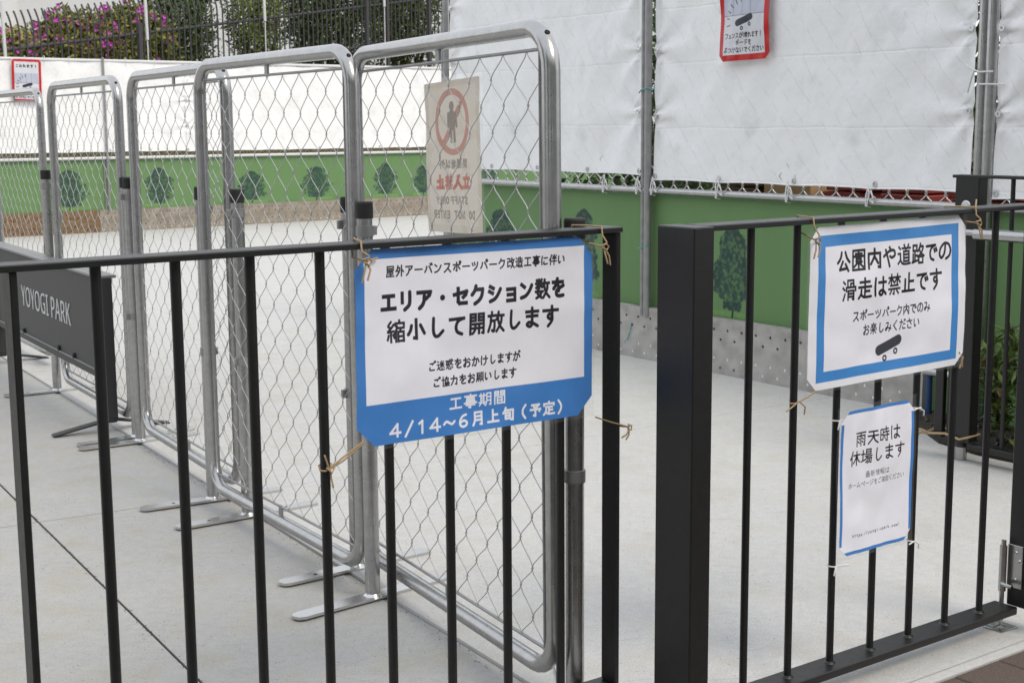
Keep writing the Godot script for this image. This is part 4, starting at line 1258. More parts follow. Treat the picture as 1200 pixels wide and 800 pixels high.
# ------------------------------------------------------------------ lettering: stroke glyphs on a 100 x 100 field ("~" marks a curved stroke, "o" a ring)
const ROAD := "12,12 22,22|6,42 22,42 22,70|~22,70 36,86 60,90 94,88|22,70 6,86|"
const BEAT := "~66,8 62,26 54,40|62,24 96,24|~84,24 80,56 54,92|~62,34 72,66 96,92"
const PORTAL := "14,8 14,94|14,8 42,8 42,36|14,22 42,22|14,36 42,36|58,8 86,8 86,92 78,90|58,8 58,36 86,36|58,22 86,22|"
const MAN := "~28,6 20,30 6,52|20,32 20,92|"
const G := {
	"ア": "12,20 86,20 80,34 62,48|~50,36 48,58 38,76 20,90", "ー": "10,50 90,50", "バ": "~32,30 28,52 10,78|~58,30 72,50 86,80|70,10 78,22|86,6 94,18",
	"ン": "16,22 38,36|~14,84 45,76 70,54 86,28", "ス": "18,20 74,20|~74,20 60,52 14,88|52,56 86,88", "ポ": "10,32 86,32|48,12 48,84 38,80|~28,46 22,60 12,72|~66,46 74,58 84,70|o88,13,8",
	"ツ": "16,30 26,50|42,24 50,46|~82,24 74,56 56,74 34,88", "パ": "~32,30 28,52 10,78|~58,30 72,50 86,80|o84,16,9", "ク": "~38,10 30,30 12,48|34,26 80,26|~80,26 72,56 54,76 28,90",
	"エ": "18,24 82,24|50,24 50,80|10,80 90,80", "リ": "26,16 26,58|~72,14 72,50 66,72 40,90", "・": "o50,50,4", "セ": "10,42 86,30 80,44 64,56|34,14 34,74 42,82 84,82",
	"シ": "20,18 42,28|14,40 36,50|~18,86 50,76 72,56 88,32", "ョ": "26,38 78,38 78,90|30,63 78,63|26,90 78,90", "ホ": "10,32 90,32|50,8 50,88 38,84|~28,48 20,64 8,76|~70,48 80,62 92,76",
	"ム": "~46,10 34,48 16,82|12,82 80,74|64,52 88,88", "ペ": "~6,58 34,34 58,54 94,84|o82,28,8", "ジ": "20,18 42,28|14,40 36,50|~18,86 50,76 72,56 88,32|72,8 80,20|88,4 96,16",
	"フ": "14,20 82,20|~82,20 72,58 28,90", "ェ": "26,44 74,44|50,44 50,84|18,84 82,84", "ボ": "10,32 86,32|48,12 48,84 38,80|~28,46 22,60 12,72|~66,46 74,58 84,70|74,6 80,16|88,2 94,12", "ド": "36,8 36,92|~36,40 60,50 82,64|62,14 70,28|80,8 88,22",
	"に": "~18,14 14,50 18,86|42,30 84,28|~44,62 42,80 60,84 88,80", "い": "~14,20 14,60 26,82 38,70|~70,24 82,42 86,64", "を": "14,24 80,24|~44,8 36,34 18,54|~22,50 40,36 52,46 52,66|~84,42 60,52 38,66 38,84 56,90 82,88",
	"し": "~34,10 32,60 40,84 58,86 82,66", "て": "12,22 86,20|~84,20 56,30 44,52 50,76 76,88", "ま": "16,22 84,22|20,42 80,42|~50,6 50,74 38,88 22,80 30,70 50,72 82,88", "す": "8,24 92,24|~58,6 58,50 46,62 34,52 42,40 58,48 58,70 36,94",
	"ご": "26,26 66,24 56,34|~24,60 20,76 40,84 76,82|76,8 82,18|88,4 94,14", "お": "10,28 56,28|~32,8 32,78 20,88 12,74 40,52 70,48 84,66 74,86 54,90|70,18 88,32", "か": "~8,34 50,28 60,40 56,70 44,90 32,84|~34,8 28,50 8,88|~72,24 84,40 90,58",
	"け": "~20,12 14,50 18,88|38,36 92,36|~70,10 72,50 66,76 46,92", "が": "~8,34 50,28 60,40 56,70 44,90 32,84|~34,8 28,50 8,88|~72,28 84,44 90,60|76,6 82,16|88,2 94,12", "や": "~8,46 50,24 82,24 88,44 66,54 52,48|~22,18 36,56 48,92|50,8 60,24",
	"で": "10,22 80,20|~78,20 50,32 40,54 48,78 72,88|72,38 78,50|86,34 92,46", "の": "~52,18 46,60 26,82 10,66 16,38 46,16 76,22 90,48 82,74 58,88", "は": "~18,12 14,50 18,88|40,32 92,32|~70,10 70,76 56,88 44,78 56,68 76,72 92,86",
	"み": "~16,18 44,18 36,50 20,80 10,70 24,56 60,62 92,72|~80,40 76,66 60,90", "く": "~66,8 28,44 26,50 68,90", "だ": "8,28 56,28|~32,8 26,48 8,90|58,46 88,46|~54,68 56,84 90,84|72,10 78,20|86,6 92,16", "さ": "10,30 86,26|~44,8 56,34 76,58|~24,58 24,80 44,88 72,86",
	"れ": "22,8 22,92|~6,30 34,28 8,74|~12,66 44,34 60,30 62,72 76,82 94,66", "ぶ": "~44,10 60,20 46,34|~46,34 62,56 54,80 34,76|~26,50 20,66 8,76|~72,54 84,66 90,78|72,12 78,22|86,8 92,18", "つ": "~8,36 52,24 84,36 80,66 40,84",
	"な": "10,24 52,24|~34,8 28,34 10,60|66,20 84,34|~66,44 66,78 50,88 38,78 52,70 70,76 88,88", "こ": "~22,22 50,22 74,20|~20,62 18,80 44,84 80,80", "わ": "24,8 24,92|~8,30 34,28 8,74|~12,66 40,36 70,34 86,56 74,78 52,88", "！": "50,8 50,66|50,86 50,88",
	"屋": "16,10 86,10 86,28 16,28|~16,10 16,56 6,92|26,42 88,42|~48,42 40,52 30,58|30,58 78,56|66,48 82,62|54,58 54,90|32,74 80,74|20,91 92,91", "外": "~28,8 22,34 6,54|~24,26 48,26 42,60 12,92|22,46 36,60|70,6 70,92|70,38 94,58",
	"改": "8,14 40,14 40,40 12,40|12,40 12,82 44,72|" + BEAT, "造": ROAD + "46,8 38,26|40,20 88,20|64,6 64,40|34,38 94,38|44,52 84,52 84,76 44,76 44,52", "工": "16,18 84,18|50,18 50,82|8,82 92,82",
	"事": "8,14 92,14|50,4 50,92 38,90|24,25 76,25 76,38 24,38 24,25|20,49 80,49 80,75|6,62 94,62|20,75 80,75", "伴": MAN + "66,6 66,92|46,14 54,30|90,12 80,30|42,38 92,38|36,62 96,62",
	"数": "6,24 50,24|28,6 28,46|12,8 20,20|46,6 38,20|27,26 8,44|30,26 48,42|4,62 52,62|~24,48 16,70 44,92|~42,62 34,80 8,92|" + BEAT,
	"縮": "~26,8 12,26 28,34|~40,20 26,36 10,50 40,48|26,50 26,92|14,64 8,82|38,62 44,76|70,4 70,14|50,26 50,16 94,16 94,26|~58,28 54,46 44,60|52,46 52,92|62,36 94,36|78,36 74,50|64,52 92,52 92,92|64,52 64,92|64,71 92,71|64,90 92,90",
	"小": "50,8 50,86 38,84|~26,32 20,52 8,68|~72,32 82,50 92,68", "開": PORTAL + "26,51 74,51|22,69 78,69|~41,51 39,76 26,92|61,51 61,92", "放": "26,6 26,18|6,22 50,22|~20,22 20,50 6,90|18,44 42,44|~42,44 42,70 38,90 28,86|" + BEAT,
	"迷": ROAD + "64,10 64,78|36,42 92,42|44,18 52,32|86,16 76,32|62,44 38,70|66,44 92,70", "惑": "8,18 92,18|~58,4 62,34 92,58|80,28 60,54|14,30 44,30 44,45 14,45 14,30|10,57 48,54|78,4 86,11|22,72 12,86|34,68 34,84 44,92 68,92 70,82|50,66 56,76|80,70 90,82",
	"協": "22,8 22,92|6,36 38,36|48,22 84,22 82,44 74,42|~64,8 62,28 46,46|42,62 64,62 62,90 56,88|~52,50 50,72 38,92|70,62 94,62 92,90 86,88|~80,50 78,72 66,92", "力": "12,32 84,32 80,86 64,82|~46,8 44,44 14,90",
	"願": "10,12 52,12|~14,12 14,50 4,90|20,26 48,26 48,54 20,54 20,26|20,40 48,40|34,54 34,90|24,64 16,80|44,64 52,78|58,10 96,10|76,10 72,24|62,25 92,25 92,72 62,72 62,25|62,41 92,41|62,57 92,57|70,76 58,92|84,76 96,92",
	"期": "6,22 52,22|18,8 18,70|40,8 40,70|18,38 40,38|18,54 40,54|4,70 54,70|20,76 8,90|38,76 48,88|~62,10 62,60 54,92|62,10 92,10 92,90 82,88|62,35 92,35|62,60 92,60", "間": PORTAL + "33,50 67,50 67,90 33,90 33,50|33,70 67,70",
	"月": "~26,8 26,60 12,92|26,8 80,8 80,90 68,88|26,35 80,35|26,60 80,60", "上": "48,8 48,86|48,42 84,42|8,86 92,86", "旬": "~28,6 22,26 8,42|22,24 86,24 84,90 70,88|26,42 62,42 62,80 26,80 26,42|26,61 62,61",
	"（": "~76,4 54,34 54,66 76,96", "）": "~24,4 46,34 46,66 24,96", "予": "20,14 80,14 56,34|36,26 60,40|10,46 90,46 82,60|50,46 50,90 36,86", "定": "50,4 50,14|10,30 10,18 90,18 90,30|24,40 76,40|50,40 50,84|50,61 78,61|~28,54 24,74 8,92|~24,72 44,88 94,88",
	"～": "~8,56 28,40 50,50 72,60 92,44", "4": "66,90 66,10 14,66 88,66", "/": "80,4 20,98", "1": "28,26 54,10 54,90", "6": "~74,12 44,22 24,54 28,80 50,90 74,80 76,62 54,50 28,62",
	"公": "~36,10 28,34 8,54|~62,10 72,34 92,54|44,50 22,84 76,80|64,62 84,92", "園": "10,8 90,8 90,92 10,92 10,8|28,23 72,23|50,14 50,34|20,34 80,34|34,45 66,45 66,57 34,57 34,45|50,57 20,78|50,58 50,82|53,62 80,82|72,58 60,68",
	"内": "12,28 12,92|12,28 88,28 88,90 76,88|~50,8 50,40 26,74|~52,44 64,58 74,72", "道": ROAD + "50,4 56,16|82,4 76,16|36,19 94,19|64,19 60,32|46,33 84,33 84,77 46,77 46,33|46,47 84,47|46,62 84,62",
	"路": "10,12 38,12 38,36 10,36 10,12|24,36 24,84|24,58 42,58|10,50 10,88|4,88 44,80|~66,6 58,26 46,40|~62,20 88,20 74,48 44,64|~56,26 70,48 96,62|54,64 86,64 86,92 54,92 54,64",
	"滑": "10,12 22,22|6,38 18,48|20,66 8,92|40,8 80,8 80,38|40,8 40,38|60,22 60,38|60,22 80,22|30,54 30,38 92,38 92,54|42,53 80,53 80,92 72,90|42,53 42,92|42,66 80,66|42,79 80,79",
	"走": "50,6 50,44|18,22 82,22|8,44 92,44|50,44 50,84|50,63 82,63|~26,56 22,76 8,92|~24,74 44,88 94,88", "禁": "28,4 28,48|8,18 46,18|26,20 8,42|30,20 46,38|72,4 72,48|54,18 92,18|70,20 52,42|74,20 92,42|22,54 78,54|8,69 92,69|50,69 50,92 42,90|30,77 18,91|70,77 82,91",
	"止": "52,8 52,86|52,44 86,44|24,34 24,86|6,86 94,86", "楽": "50,2 44,14|34,15 66,15 66,46 34,46 34,15|34,31 66,31|18,12 26,24|10,44 24,34|82,12 76,24|76,34 90,46|6,59 94,59|50,46 50,94|46,61 12,88|54,61 88,88",
	"雨": "8,14 92,14|14,32 14,92|14,32 86,32 86,90 76,88|50,14 50,90|28,46 38,54|26,66 36,74|62,46 72,54|62,66 72,74", "天": "14,18 86,18|8,44 92,44|~50,18 48,52 10,90|~52,46 64,72 92,90", "時": "8,18 34,18 34,80 8,80 8,18|8,49 34,49|46,20 90,20|68,6 68,36|40,37 96,37|40,56 96,56|78,40 78,90 64,86|50,66 58,76",
	"休": MAN + "36,30 96,30|66,8 66,92|~64,32 52,60 34,78|~68,32 80,60 96,76", "場": "4,34 36,34|20,10 20,74|4,80 38,70|48,8 86,8 86,36 48,36 48,8|48,22 86,22|38,48 96,48|~56,48 50,60 38,70|52,60 92,60 88,90 78,88|~66,60 58,76 44,86|~80,60 72,80 56,92",
	"最": "26,6 74,6 74,34 26,34 26,6|26,20 74,20|6,44 94,44|18,44 18,84|44,44 44,92|18,58 44,58|18,70 44,70|4,86 50,80|54,56 88,56|~88,56 76,78 52,92|~60,60 72,78 94,92", "新": "26,4 26,14|8,16 46,16|16,20 20,32|38,20 34,32|4,36 50,36|6,52 48,52|27,36 27,92|24,54 6,78|30,56 46,74|~90,8 76,14 58,18|~58,18 58,60 48,92|58,42 96,42|80,42 80,92",
	"情": "20,6 20,92|8,26 6,44|28,24 34,38|42,16 92,16|67,6 67,42|46,29 88,29|38,42 96,42|48,54 48,92|48,54 86,54 86,90 78,88|48,66 86,66|48,78 86,78", "報": "26,6 26,92|8,18 46,18|4,34 50,34|14,38 18,48|40,38 34,48|6,52 48,52|4,70 50,70|58,10 58,92|58,10 90,10 90,34 80,34|58,48 90,48|~88,48 78,76 62,92|~64,52 76,76 96,90",
	"確": "6,14 46,14|~26,14 18,44 4,66|16,46 42,46 42,82 16,82 16,46|50,28 50,18 96,18 96,28|70,6 66,30|~62,30 56,50 46,62|56,50 56,92|78,34 74,46|56,44 94,44|56,58 92,58|56,72 92,72|56,88 96,88|76,44 76,88", "認": "12,10 36,10|4,24 44,24|10,38 38,38|10,50 38,50|10,62 38,62 38,90 10,90 10,62|50,14 90,14 88,44 78,42|~70,14 66,34 48,50|56,28 64,36|52,66 48,84|62,60 62,84 70,90 84,88 86,78|70,54 78,64|88,64 96,80",
	"壊": "4,36 34,36|18,12 18,74|4,80 36,70|64,4 64,20|42,14 90,14|44,24 88,24 88,38 44,38 44,24|58,24 58,38|74,24 74,38|38,48 96,48|62,50 42,72|56,62 56,92 72,84|~66,54 76,76 96,92|88,58 74,68",
	"関": PORTAL + "34,44 40,54|66,44 60,54|28,60 72,60|24,74 76,74|~50,60 48,78 28,92|52,76 72,90", "係": MAN + "88,6 44,16|~66,14 50,28 70,36|~86,24 66,42 42,56 90,52|66,54 66,92 56,88|50,66 40,84|80,64 94,80", "者": "44,6 44,40|16,22 70,22|6,40 94,40|~82,10 56,48 8,72|32,56 76,56 76,92 32,92 32,56|32,74 76,74",
	"以": "18,12 20,76|8,84 46,66|40,22 50,40|~78,10 78,50 44,92|~68,58 80,74 92,92", "立": "50,6 50,22|12,26 88,26|28,38 36,76|72,36 62,78|6,84 94,84", "入": "36,10 52,14|~50,14 46,50 8,90|~52,30 66,66 94,90",
	"S": "~82,22 50,8 20,26 36,46 66,54 80,74 50,92 18,78", "T": "12,10 88,10|50,10 50,92", "A": "10,92 50,8 90,92|24,64 76,64", "F": "22,92 22,10 82,10|22,48 74,48", "O": "~50,8 18,28 14,50 18,74 50,92 82,74 86,50 82,28 50,8", "N": "18,92 18,8 82,92 82,8", "L": "24,8 24,92 82,92", "Y": "10,8 50,50 90,8|50,50 50,92",
	"D": "20,8 20,92|~20,8 60,12 84,50 60,88 20,92", "E": "80,10 22,10 22,90 82,90|22,48 74,48", "R": "20,92 20,8|~20,8 66,10 76,30 62,48 20,50|48,50 82,92",
	"h": "26,8 26,92|~26,56 50,40 72,54 72,92", "t": "46,14 46,80 66,92|22,40 72,40", "p": "24,42 24,118|~24,56 50,38 78,64 50,94 24,76", "s": "~74,50 50,40 28,52 50,66 74,78 50,94 24,82", ":": "50,48 50,50|50,86 50,88", "y": "20,42 50,92|80,42 40,118", "o": "~50,40 22,66 50,94 78,66 50,40", "g": "~76,56 50,38 22,66 50,92 76,74|~76,42 76,96 56,118 26,108", "i": "50,42 50,92|50,18 50,20", "-": "28,66 72,66",
	"c": "~76,52 50,40 22,66 50,94 76,82", "a": "~26,50 52,38 74,52 74,92|~74,62 30,66 28,90 74,80", "r": "30,42 30,92|~30,62 50,42 72,44", "k": "26,8 26,92|74,42 26,70|44,62 76,92", ".": "50,88 50,90", "m": "14,42 14,92|~14,52 32,40 50,52 50,92|~50,52 68,40 86,52 86,92",
}

func strokes(g: String) -> Array:
	var out := []
	for s in g.split("|", false):
		if s.begins_with("o"):
			var v := s.substr(1).split_floats(",")
			var pts := PackedVector2Array()
			for i in 13: pts.append(Vector2(v[0] + v[2] * cos(TAU * i / 12), v[1] + v[2] * sin(TAU * i / 12)))
			out.append(pts)
			continue
		var curved := s.begins_with("~")
		var raw := PackedVector2Array()
		for p in s.trim_prefix("~").split(" ", false):
			var v := p.split_floats(",")
			raw.append(Vector2(v[0], v[1]))
		if not curved or raw.size() < 3:
			out.append(raw)
			continue
		var sm := PackedVector2Array()
		for i in raw.size() - 1:
			var a := raw[maxi(i - 1, 0)]; var b := raw[i]; var c := raw[i + 1]; var d := raw[mini(i + 2, raw.size() - 1)]
			for k in 5: sm.append(b.cubic_interpolate(c, a, d, k / 5.0))
		sm.append(raw[-1])
		out.append(sm)
	return out

func line(im: Image, a: Vector2, b: Vector2, r: float, col: Color, alpha := 1.0, flat_ends := false):
	var x0 := maxi(0, int(minf(a.x, b.x) - r - 1)); var x1 := mini(im.get_width() - 1, int(maxf(a.x, b.x) + r + 1))
	var y0 := maxi(0, int(minf(a.y, b.y) - r - 1)); var y1 := mini(im.get_height() - 1, int(maxf(a.y, b.y) + r + 1))
	var d := b - a
	var dd := maxf(d.length_squared(), 0.0001)
	for y in range(y0, y1 + 1):
		for x in range(x0, x1 + 1):
			var p := Vector2(x + 0.5, y + 0.5)
			var k := 0.0
			if flat_ends:
				var al := (p - a).dot(d) / sqrt(dd)
				k = clampf(r + 0.5 - absf((p - a).dot(d.orthogonal()) / sqrt(dd)), 0, 1) * clampf(minf(al, sqrt(dd) - al) + r * 0.85 + 0.5, 0, 1) * alpha
			else:
				var t := clampf((p - a).dot(d) / dd, 0, 1)
				k = clampf(r + 0.5 - p.distance_to(a + d * t), 0, 1) * alpha
			if k > 0.01: im.set_pixel(x, y, im.get_pixel(x, y).lerp(col, k))

# text centred on (cx, cy); cw, ch are the size of one character, adv the step
func write_on(im: Image, text: String, cx: float, cy: float, cw: float, ch: float, adv: float, r: float, col: Color, mirror := false, alpha := 1.0):
	var n := text.length()
	for i in n:
		var g: String = text[i]
		if not G.has(g): continue
		var x := cx + ((i - (n - 1) / 2.0) * adv) * (-1 if mirror else 1)
		var all := strokes(G[g])
		var rr := r * clampf(1.10 - 0.030 * (all.size() - 3), 0.72, 1.05)
		for s in all:
			for k in s.size() - 1:
				var a: Vector2 = (s[k] - Vector2(50, 50)) / 100; var b: Vector2 = (s[k + 1] - Vector2(50, 50)) / 100
				if mirror: a.x = -a.x; b.x = -b.x
				line(im, Vector2(x + a.x * cw, cy + a.y * ch), Vector2(x + b.x * cw, cy + b.y * ch), rr, col, alpha, s.size() < 6)

func fill(im: Image, x0: float, y0: float, x1: float, y1: float, col: Color):
	im.fill_rect(Rect2i(int(x0), int(y0), int(x1) - int(x0), int(y1) - int(y0)), col)

func paper_grain(im: Image, sd: int):
	var f := FastNoiseLite.new(); f.seed = sd; f.frequency = 0.02; f.fractal_octaves = 4
	for y in im.get_height():
		for x in im.get_width():
			var c := im.get_pixel(x, y)
			var k := 1.0 + 0.008 * f.get_noise_2d(x, y)
			im.set_pixel(x, y, Color(c.r * k, c.g * k, c.b * k))

# notice of real size in a clear laminate, corners cut, slightly bowed
func notice(called: String, label: String, at: Vector3, turn: float, w: float, h: float, cut: float, im: Image, bow: float, sd: int, lean := 0.0, film := 0.012, rough := 0.32) -> Node3D:
	var o := thing(called, label, "notice", at, turn, "printed notices")
	o.rotation.z = lean
	var m := mat(Color.WHITE, rough)
	m.albedo_texture = ImageTexture.create_from_image(im)
	m.backlight_enabled = true
	m.backlight = Color(0.08, 0.08, 0.08)
	var wv := wave(sd, bow, 1.6 / w, 1.1 / h)
	var f := func(s: float, t: float) -> Vector3:
		var y := cut * t / 0.2 if t < 0.2 else h - cut * (1 - t) / 0.2 if t > 0.8 else lerpf(cut, h - cut, (t - 0.2) / 0.6)
		var inset := maxf(0.0, cut - minf(y, h - y))
		var x := lerpf(-w / 2 + inset, w / 2 - inset, s)
		return Vector3(x, y, wv.call(x, y))
	var mb := MB.new()
	var rows := []
	mb.grid(f, 30, 50, func(s: float, t: float) -> Vector2:
		var p: Vector3 = f.call(s, t)
		return Vector2(p.x / w + 0.5, 1 - p.y / h))
	part("paper", mb, m, o)
	if film > 0:
		var fl := MB.new()
		var e := film
		fl.grid(func(s: float, t: float) -> Vector3:
			var x := lerpf(-w / 2 - e, w / 2 + e, s); var y := lerpf(-e, h + e, t)
			return Vector3(x, y, wv.call(clampf(x, -w / 2, w / 2), clampf(y, 0, h)) - 0.0025), 20, 16)
		part("laminate_film", fl, M.film, o)
	return o

func skateboard(im: Image, cx: float, cy: float, s: float, col: Color, white: Color):
	line(im, Vector2(cx - s * 0.36, cy + s * 0.10), Vector2(cx + s * 0.36, cy - s * 0.10), s * 0.135, col)
	for q in [[-0.14, 0.32], [0.28, 0.18]]:
		var c := Vector2(cx + q[0] * s, cy + q[1] * s)
		line(im, c, c, s * 0.085, col)
		line(im, c, c, s * 0.035, white)

func ban_notice_image(w: int, h: int, long_text: bool) -> Image:
	var white := Color(0.80, 0.80, 0.83); var ink := Color(0.10, 0.10, 0.11); var red := Color(0.72, 0.06, 0.06)
	var im := Image.create(w, h, false, Image.FORMAT_RGB8)
	im.fill(white)
	var bw := w * 0.085
	fill(im, 0, 0, w, bw, red); fill(im, 0, h - bw, w, h, red); fill(im, 0, 0, bw, h, red); fill(im, w - bw, 0, w, h, red)
	var pale := Color(0.70, 0.72, 0.78); var seam := Color(0.42, 0.44, 0.50)
	fill(im, bw, h * 0.33, w - bw, h * 0.56, pale)
	for f in [0.3, 0.48, 0.66]: line(im, Vector2(w * f, h * 0.33), Vector2(w * f, h * 0.56), 1.0, seam)
	line(im, Vector2(bw, h * 0.56), Vector2(w - bw, h * 0.56), 1.2, seam)
	for i in 6:
		var a := lerpf(PI * 0.95, PI * 1.45, i / 5.0)
		var c := Vector2(w * 0.5 + cos(a) * w * 0.28, h * 0.62 + sin(a) * w * 0.28)
		var e := Vector2(w * 0.5 + cos(a) * w * 0.36, h * 0.62 + sin(a) * w * 0.36)
		line(im, c, e, 2.0, ink)
	skateboard(im, w * 0.52, h * 0.61, w * 0.36, Color(0.14, 0.16, 0.2), white)
	write_on(im, "こわれます！", w * 0.5, h * 0.16, w * 0.10, h * 0.075, w * 0.125, 2.2, ink)
	write_on(im, "フェンスが壊れます！", w * 0.5, h * 0.755, w * 0.075, h * 0.06, w * 0.078, 1.5, ink)
	write_on(im, "ボードを", w * 0.5, h * 0.825, w * 0.075, h * 0.06, w * 0.078, 1.5, ink)
	write_on(im, "ぶつけないでください", w * 0.5, h * 0.895, w * 0.075, h * 0.06, w * 0.08, 1.5, ink)
	paper_grain(im, 9)
	return im

func make_notices():
	var t := deg_to_rad(TURN)
	var white := Color(0.935, 0.94, 0.985); var ink := Color(0.17, 0.17, 0.20); var blue := Color(0.285, 0.52, 0.81)
	# large notice on the left gate leaf
	var k := 1400.0
	var w := 0.688; var h := 0.452
	var W := int(w * k); var H := int(h * k)
	var im := Image.create(W, H, false, Image.FORMAT_RGB8)
	im.fill(blue)
	fill(im, W * 0.036, H * 0.052, W * 0.962, H * 0.785, white)
	write_on(im, "屋外アーバンスポーツパーク改造工事に伴い", W * 0.497, H * 0.118, W * 0.0345, H * 0.062, W * 0.0378, 2.4, ink)
	write_on(im, "エリア・セクション数を", W * 0.487, H * 0.272, W * 0.066, H * 0.115, W * 0.0715, 6.2, ink)
	write_on(im, "縮小して開放します", W * 0.482, H * 0.425, W * 0.076, H * 0.122, W * 0.0815, 5.4, ink)
	write_on(im, "ご迷惑をおかけしますが", W * 0.478, H * 0.625, W * 0.034, H * 0.058, W * 0.0362, 2.3, ink)
	write_on(im, "ご協力をお願いします", W * 0.478, H * 0.712, W * 0.034, H * 0.058, W * 0.0362, 2.3, ink)
	write_on(im, "工事期間", W * 0.488, H * 0.836, W * 0.058, H * 0.078, W * 0.0625, 3.2, white)
	var x := 0.12
	for q in [["4", 0.058], ["/", 0.05], ["1", 0.05], ["4", 0.056], ["～", 0.062], ["6", 0.058], ["月", 0.066], ["上", 0.066], ["旬", 0.066], ["（", 0.055], ["予", 0.06], ["定", 0.06], ["）", 0.05]]:
		x += q[1] / 2
		write_on(im, q[0], W * x, H * 0.934, W * minf(0.054, q[1] * 0.95), H * 0.080, 0, 3.9, white)
		x += q[1] / 2
	paper_grain(im, 1)
	notice("printed_notice", "largest notice, white with blue border and wide blue foot, on left gate", site(-1.771, 0.826, -0.2455), t, w, h, 0.046, im, 0.008, 3, -0.004, 0.010)
	# skating ban on the right leaf
	w = 0.652; h = 0.428; W = int(w * k); H = int(h * k)
	im = Image.create(W, H, false, Image.FORMAT_RGB8)
	im.fill(Color(0.925, 0.93, 0.965))
	var bl2 := Color(0.28, 0.55, 0.83)
	fill(im, W * 0.050, H * 0.055, W * 0.952, H * 0.955, bl2)
	fill(im, W * 0.095, H * 0.125, W * 0.906, H * 0.89, white)
	var jet := Color(0.10, 0.10, 0.11)
	write_on(im, "公園内や道路での", W * 0.535, H * 0.225, W * 0.088, H * 0.142, W * 0.0935, 5.0, jet)
	write_on(im, "滑走は禁止です", W * 0.522, H * 0.405, W * 0.088, H * 0.142, W * 0.0935, 5.0, jet)
	write_on(im, "スポーツパーク内でのみ", W * 0.515, H * 0.575, W * 0.043, H * 0.075, W * 0.0455, 2.4, ink)
	write_on(im, "お楽しみください", W * 0.515, H * 0.67, W * 0.043, H * 0.075, W * 0.0455, 2.4, ink)
	skateboard(im, W * 0.50, H * 0.79, W * 0.165, Color(0.27, 0.28, 0.32), white)
	paper_grain(im, 2)
	notice("printed_notice", "square notice with blue frame and skateboard picture, on right gate", site(-0.598, 0.862, 0.026), t, w, h, 0.034, im, 0.008, 4, 0.012, 0.008)
	# small rain notice below it
	w = 0.302; h = 0.402; k = 1700.0; W = int(w * k); H = int(h * k)
	im = Image.create(W, H, false, Image.FORMAT_RGB8)
	im.fill(white)
	var cutp := H * 0.085
	fill(im, 0, 0, W, H * 0.022, blue); fill(im, 0, H * 0.978, W, H, blue)
	fill(im, 0, cutp, W * 0.036, H * 0.93, blue); fill(im, W * 0.964, cutp, W, H * 0.93, blue)
	write_on(im, "雨天時は", W * 0.50, H * 0.205, W * 0.145, H * 0.115, W * 0.155, 3.6, jet)
	write_on(im, "休場します", W * 0.50, H * 0.335, W * 0.142, H * 0.112, W * 0.152, 3.6, jet)
	var soft := Color(0.36, 0.36, 0.38)
	write_on(im, "最新情報は", W * 0.5, H * 0.462, W * 0.062, H * 0.048, W * 0.066, 1.3, soft)
	write_on(im, "ホームページをご確認ください", W * 0.5, H * 0.522, W * 0.052, H * 0.044, W * 0.0545, 1.2, soft)
	write_on(im, "https://yoyogi-cpark.com/", W * 0.5, H * 0.872, W * 0.026, H * 0.024, W * 0.0262, 1.1, soft)
	paper_grain(im, 3)
	notice("printed_notice", "small narrow notice with thin blue edges below the skateboard notice", site(-0.630, 0.386, 0.027), t, w, h, 0.030, im, 0.008, 5, 0.010)
	# red bordered notices on the sheets
	var st := deg_to_rad(SIDE_TURN)
	var sb := Basis(Vector3.UP, st)
	notice("printed_notice", "red bordered notice hung on the large grey white sheet", SIDE + sb.x * 1.375 + sb.z * 0.030 + Vector3(0, 1.925, 0), st, 0.405, 0.60, 0.035, ban_notice_image(300, 444, true), 0.018, 8, 0.02, 0.02)
	var ft := deg_to_rad(FAR_TURN)
	var fb := Basis(Vector3.UP, ft)
	notice("printed_notice", "red bordered notice on the far white sheet above the farthest barricade", FAR + fb.x * 0.487 + fb.z * 0.060 + Vector3(0, 1.945, 0), ft, 0.425, 0.60, 0.035, ban_notice_image(220, 310, false), 0.012, 9, -0.02, 0.02)
	# faded keep-out notice seen from behind through the nearest net
	W = 300; H = 440
	im = Image.create(W, H, false, Image.FORMAT_RGB8)
	var cream := Color(0.92, 0.885, 0.83)
	im.fill(Color(0.89, 0.85, 0.79))
	fill(im, W * 0.06, H * 0.04, W * 0.94, H * 0.95, cream)
	var rose := Color(0.83, 0.62, 0.56); var dull := Color(0.63, 0.59, 0.55)
	for i in 48:
		var a := TAU * i / 48; var b := TAU * (i + 1) / 48
		line(im, Vector2(W * 0.5 + cos(a) * W * 0.27, H * 0.27 + sin(a) * W * 0.29), Vector2(W * 0.5 + cos(b) * W * 0.27, H * 0.27 + sin(b) * W * 0.29), 9, rose)
	line(im, Vector2(W * 0.66, H * 0.15), Vector2(W * 0.34, H * 0.40), 8, rose)
	line(im, Vector2(W * 0.5, H * 0.165), Vector2(W * 0.5, H * 0.167), 13, dull)
	line(im, Vector2(W * 0.5, H * 0.225), Vector2(W * 0.5, H * 0.29), 16, dull)
	for s in [-1, 1]:
		line(im, Vector2(W * (0.5 + s * 0.025), H * 0.29), Vector2(W * (0.5 + s * 0.03), H * 0.395), 6, dull)
		line(im, Vector2(W * (0.5 + s * 0.06), H * 0.215), Vector2(W * (0.5 + s * 0.075), H * 0.30), 5, dull)
	write_on(im, "関係者以外", W * 0.5, H * 0.545, W * 0.095, H * 0.062, W * 0.10, 2.6, dull, true, 0.8)
	write_on(im, "立入禁止", W * 0.5, H * 0.665, W * 0.145, H * 0.10, W * 0.155, 5.0, Color(0.79, 0.50, 0.44), true, 0.85)
	write_on(im, "STAFF", W * 0.60, H * 0.785, W * 0.055, H * 0.052, W * 0.062, 2.5, dull, true, 0.8)
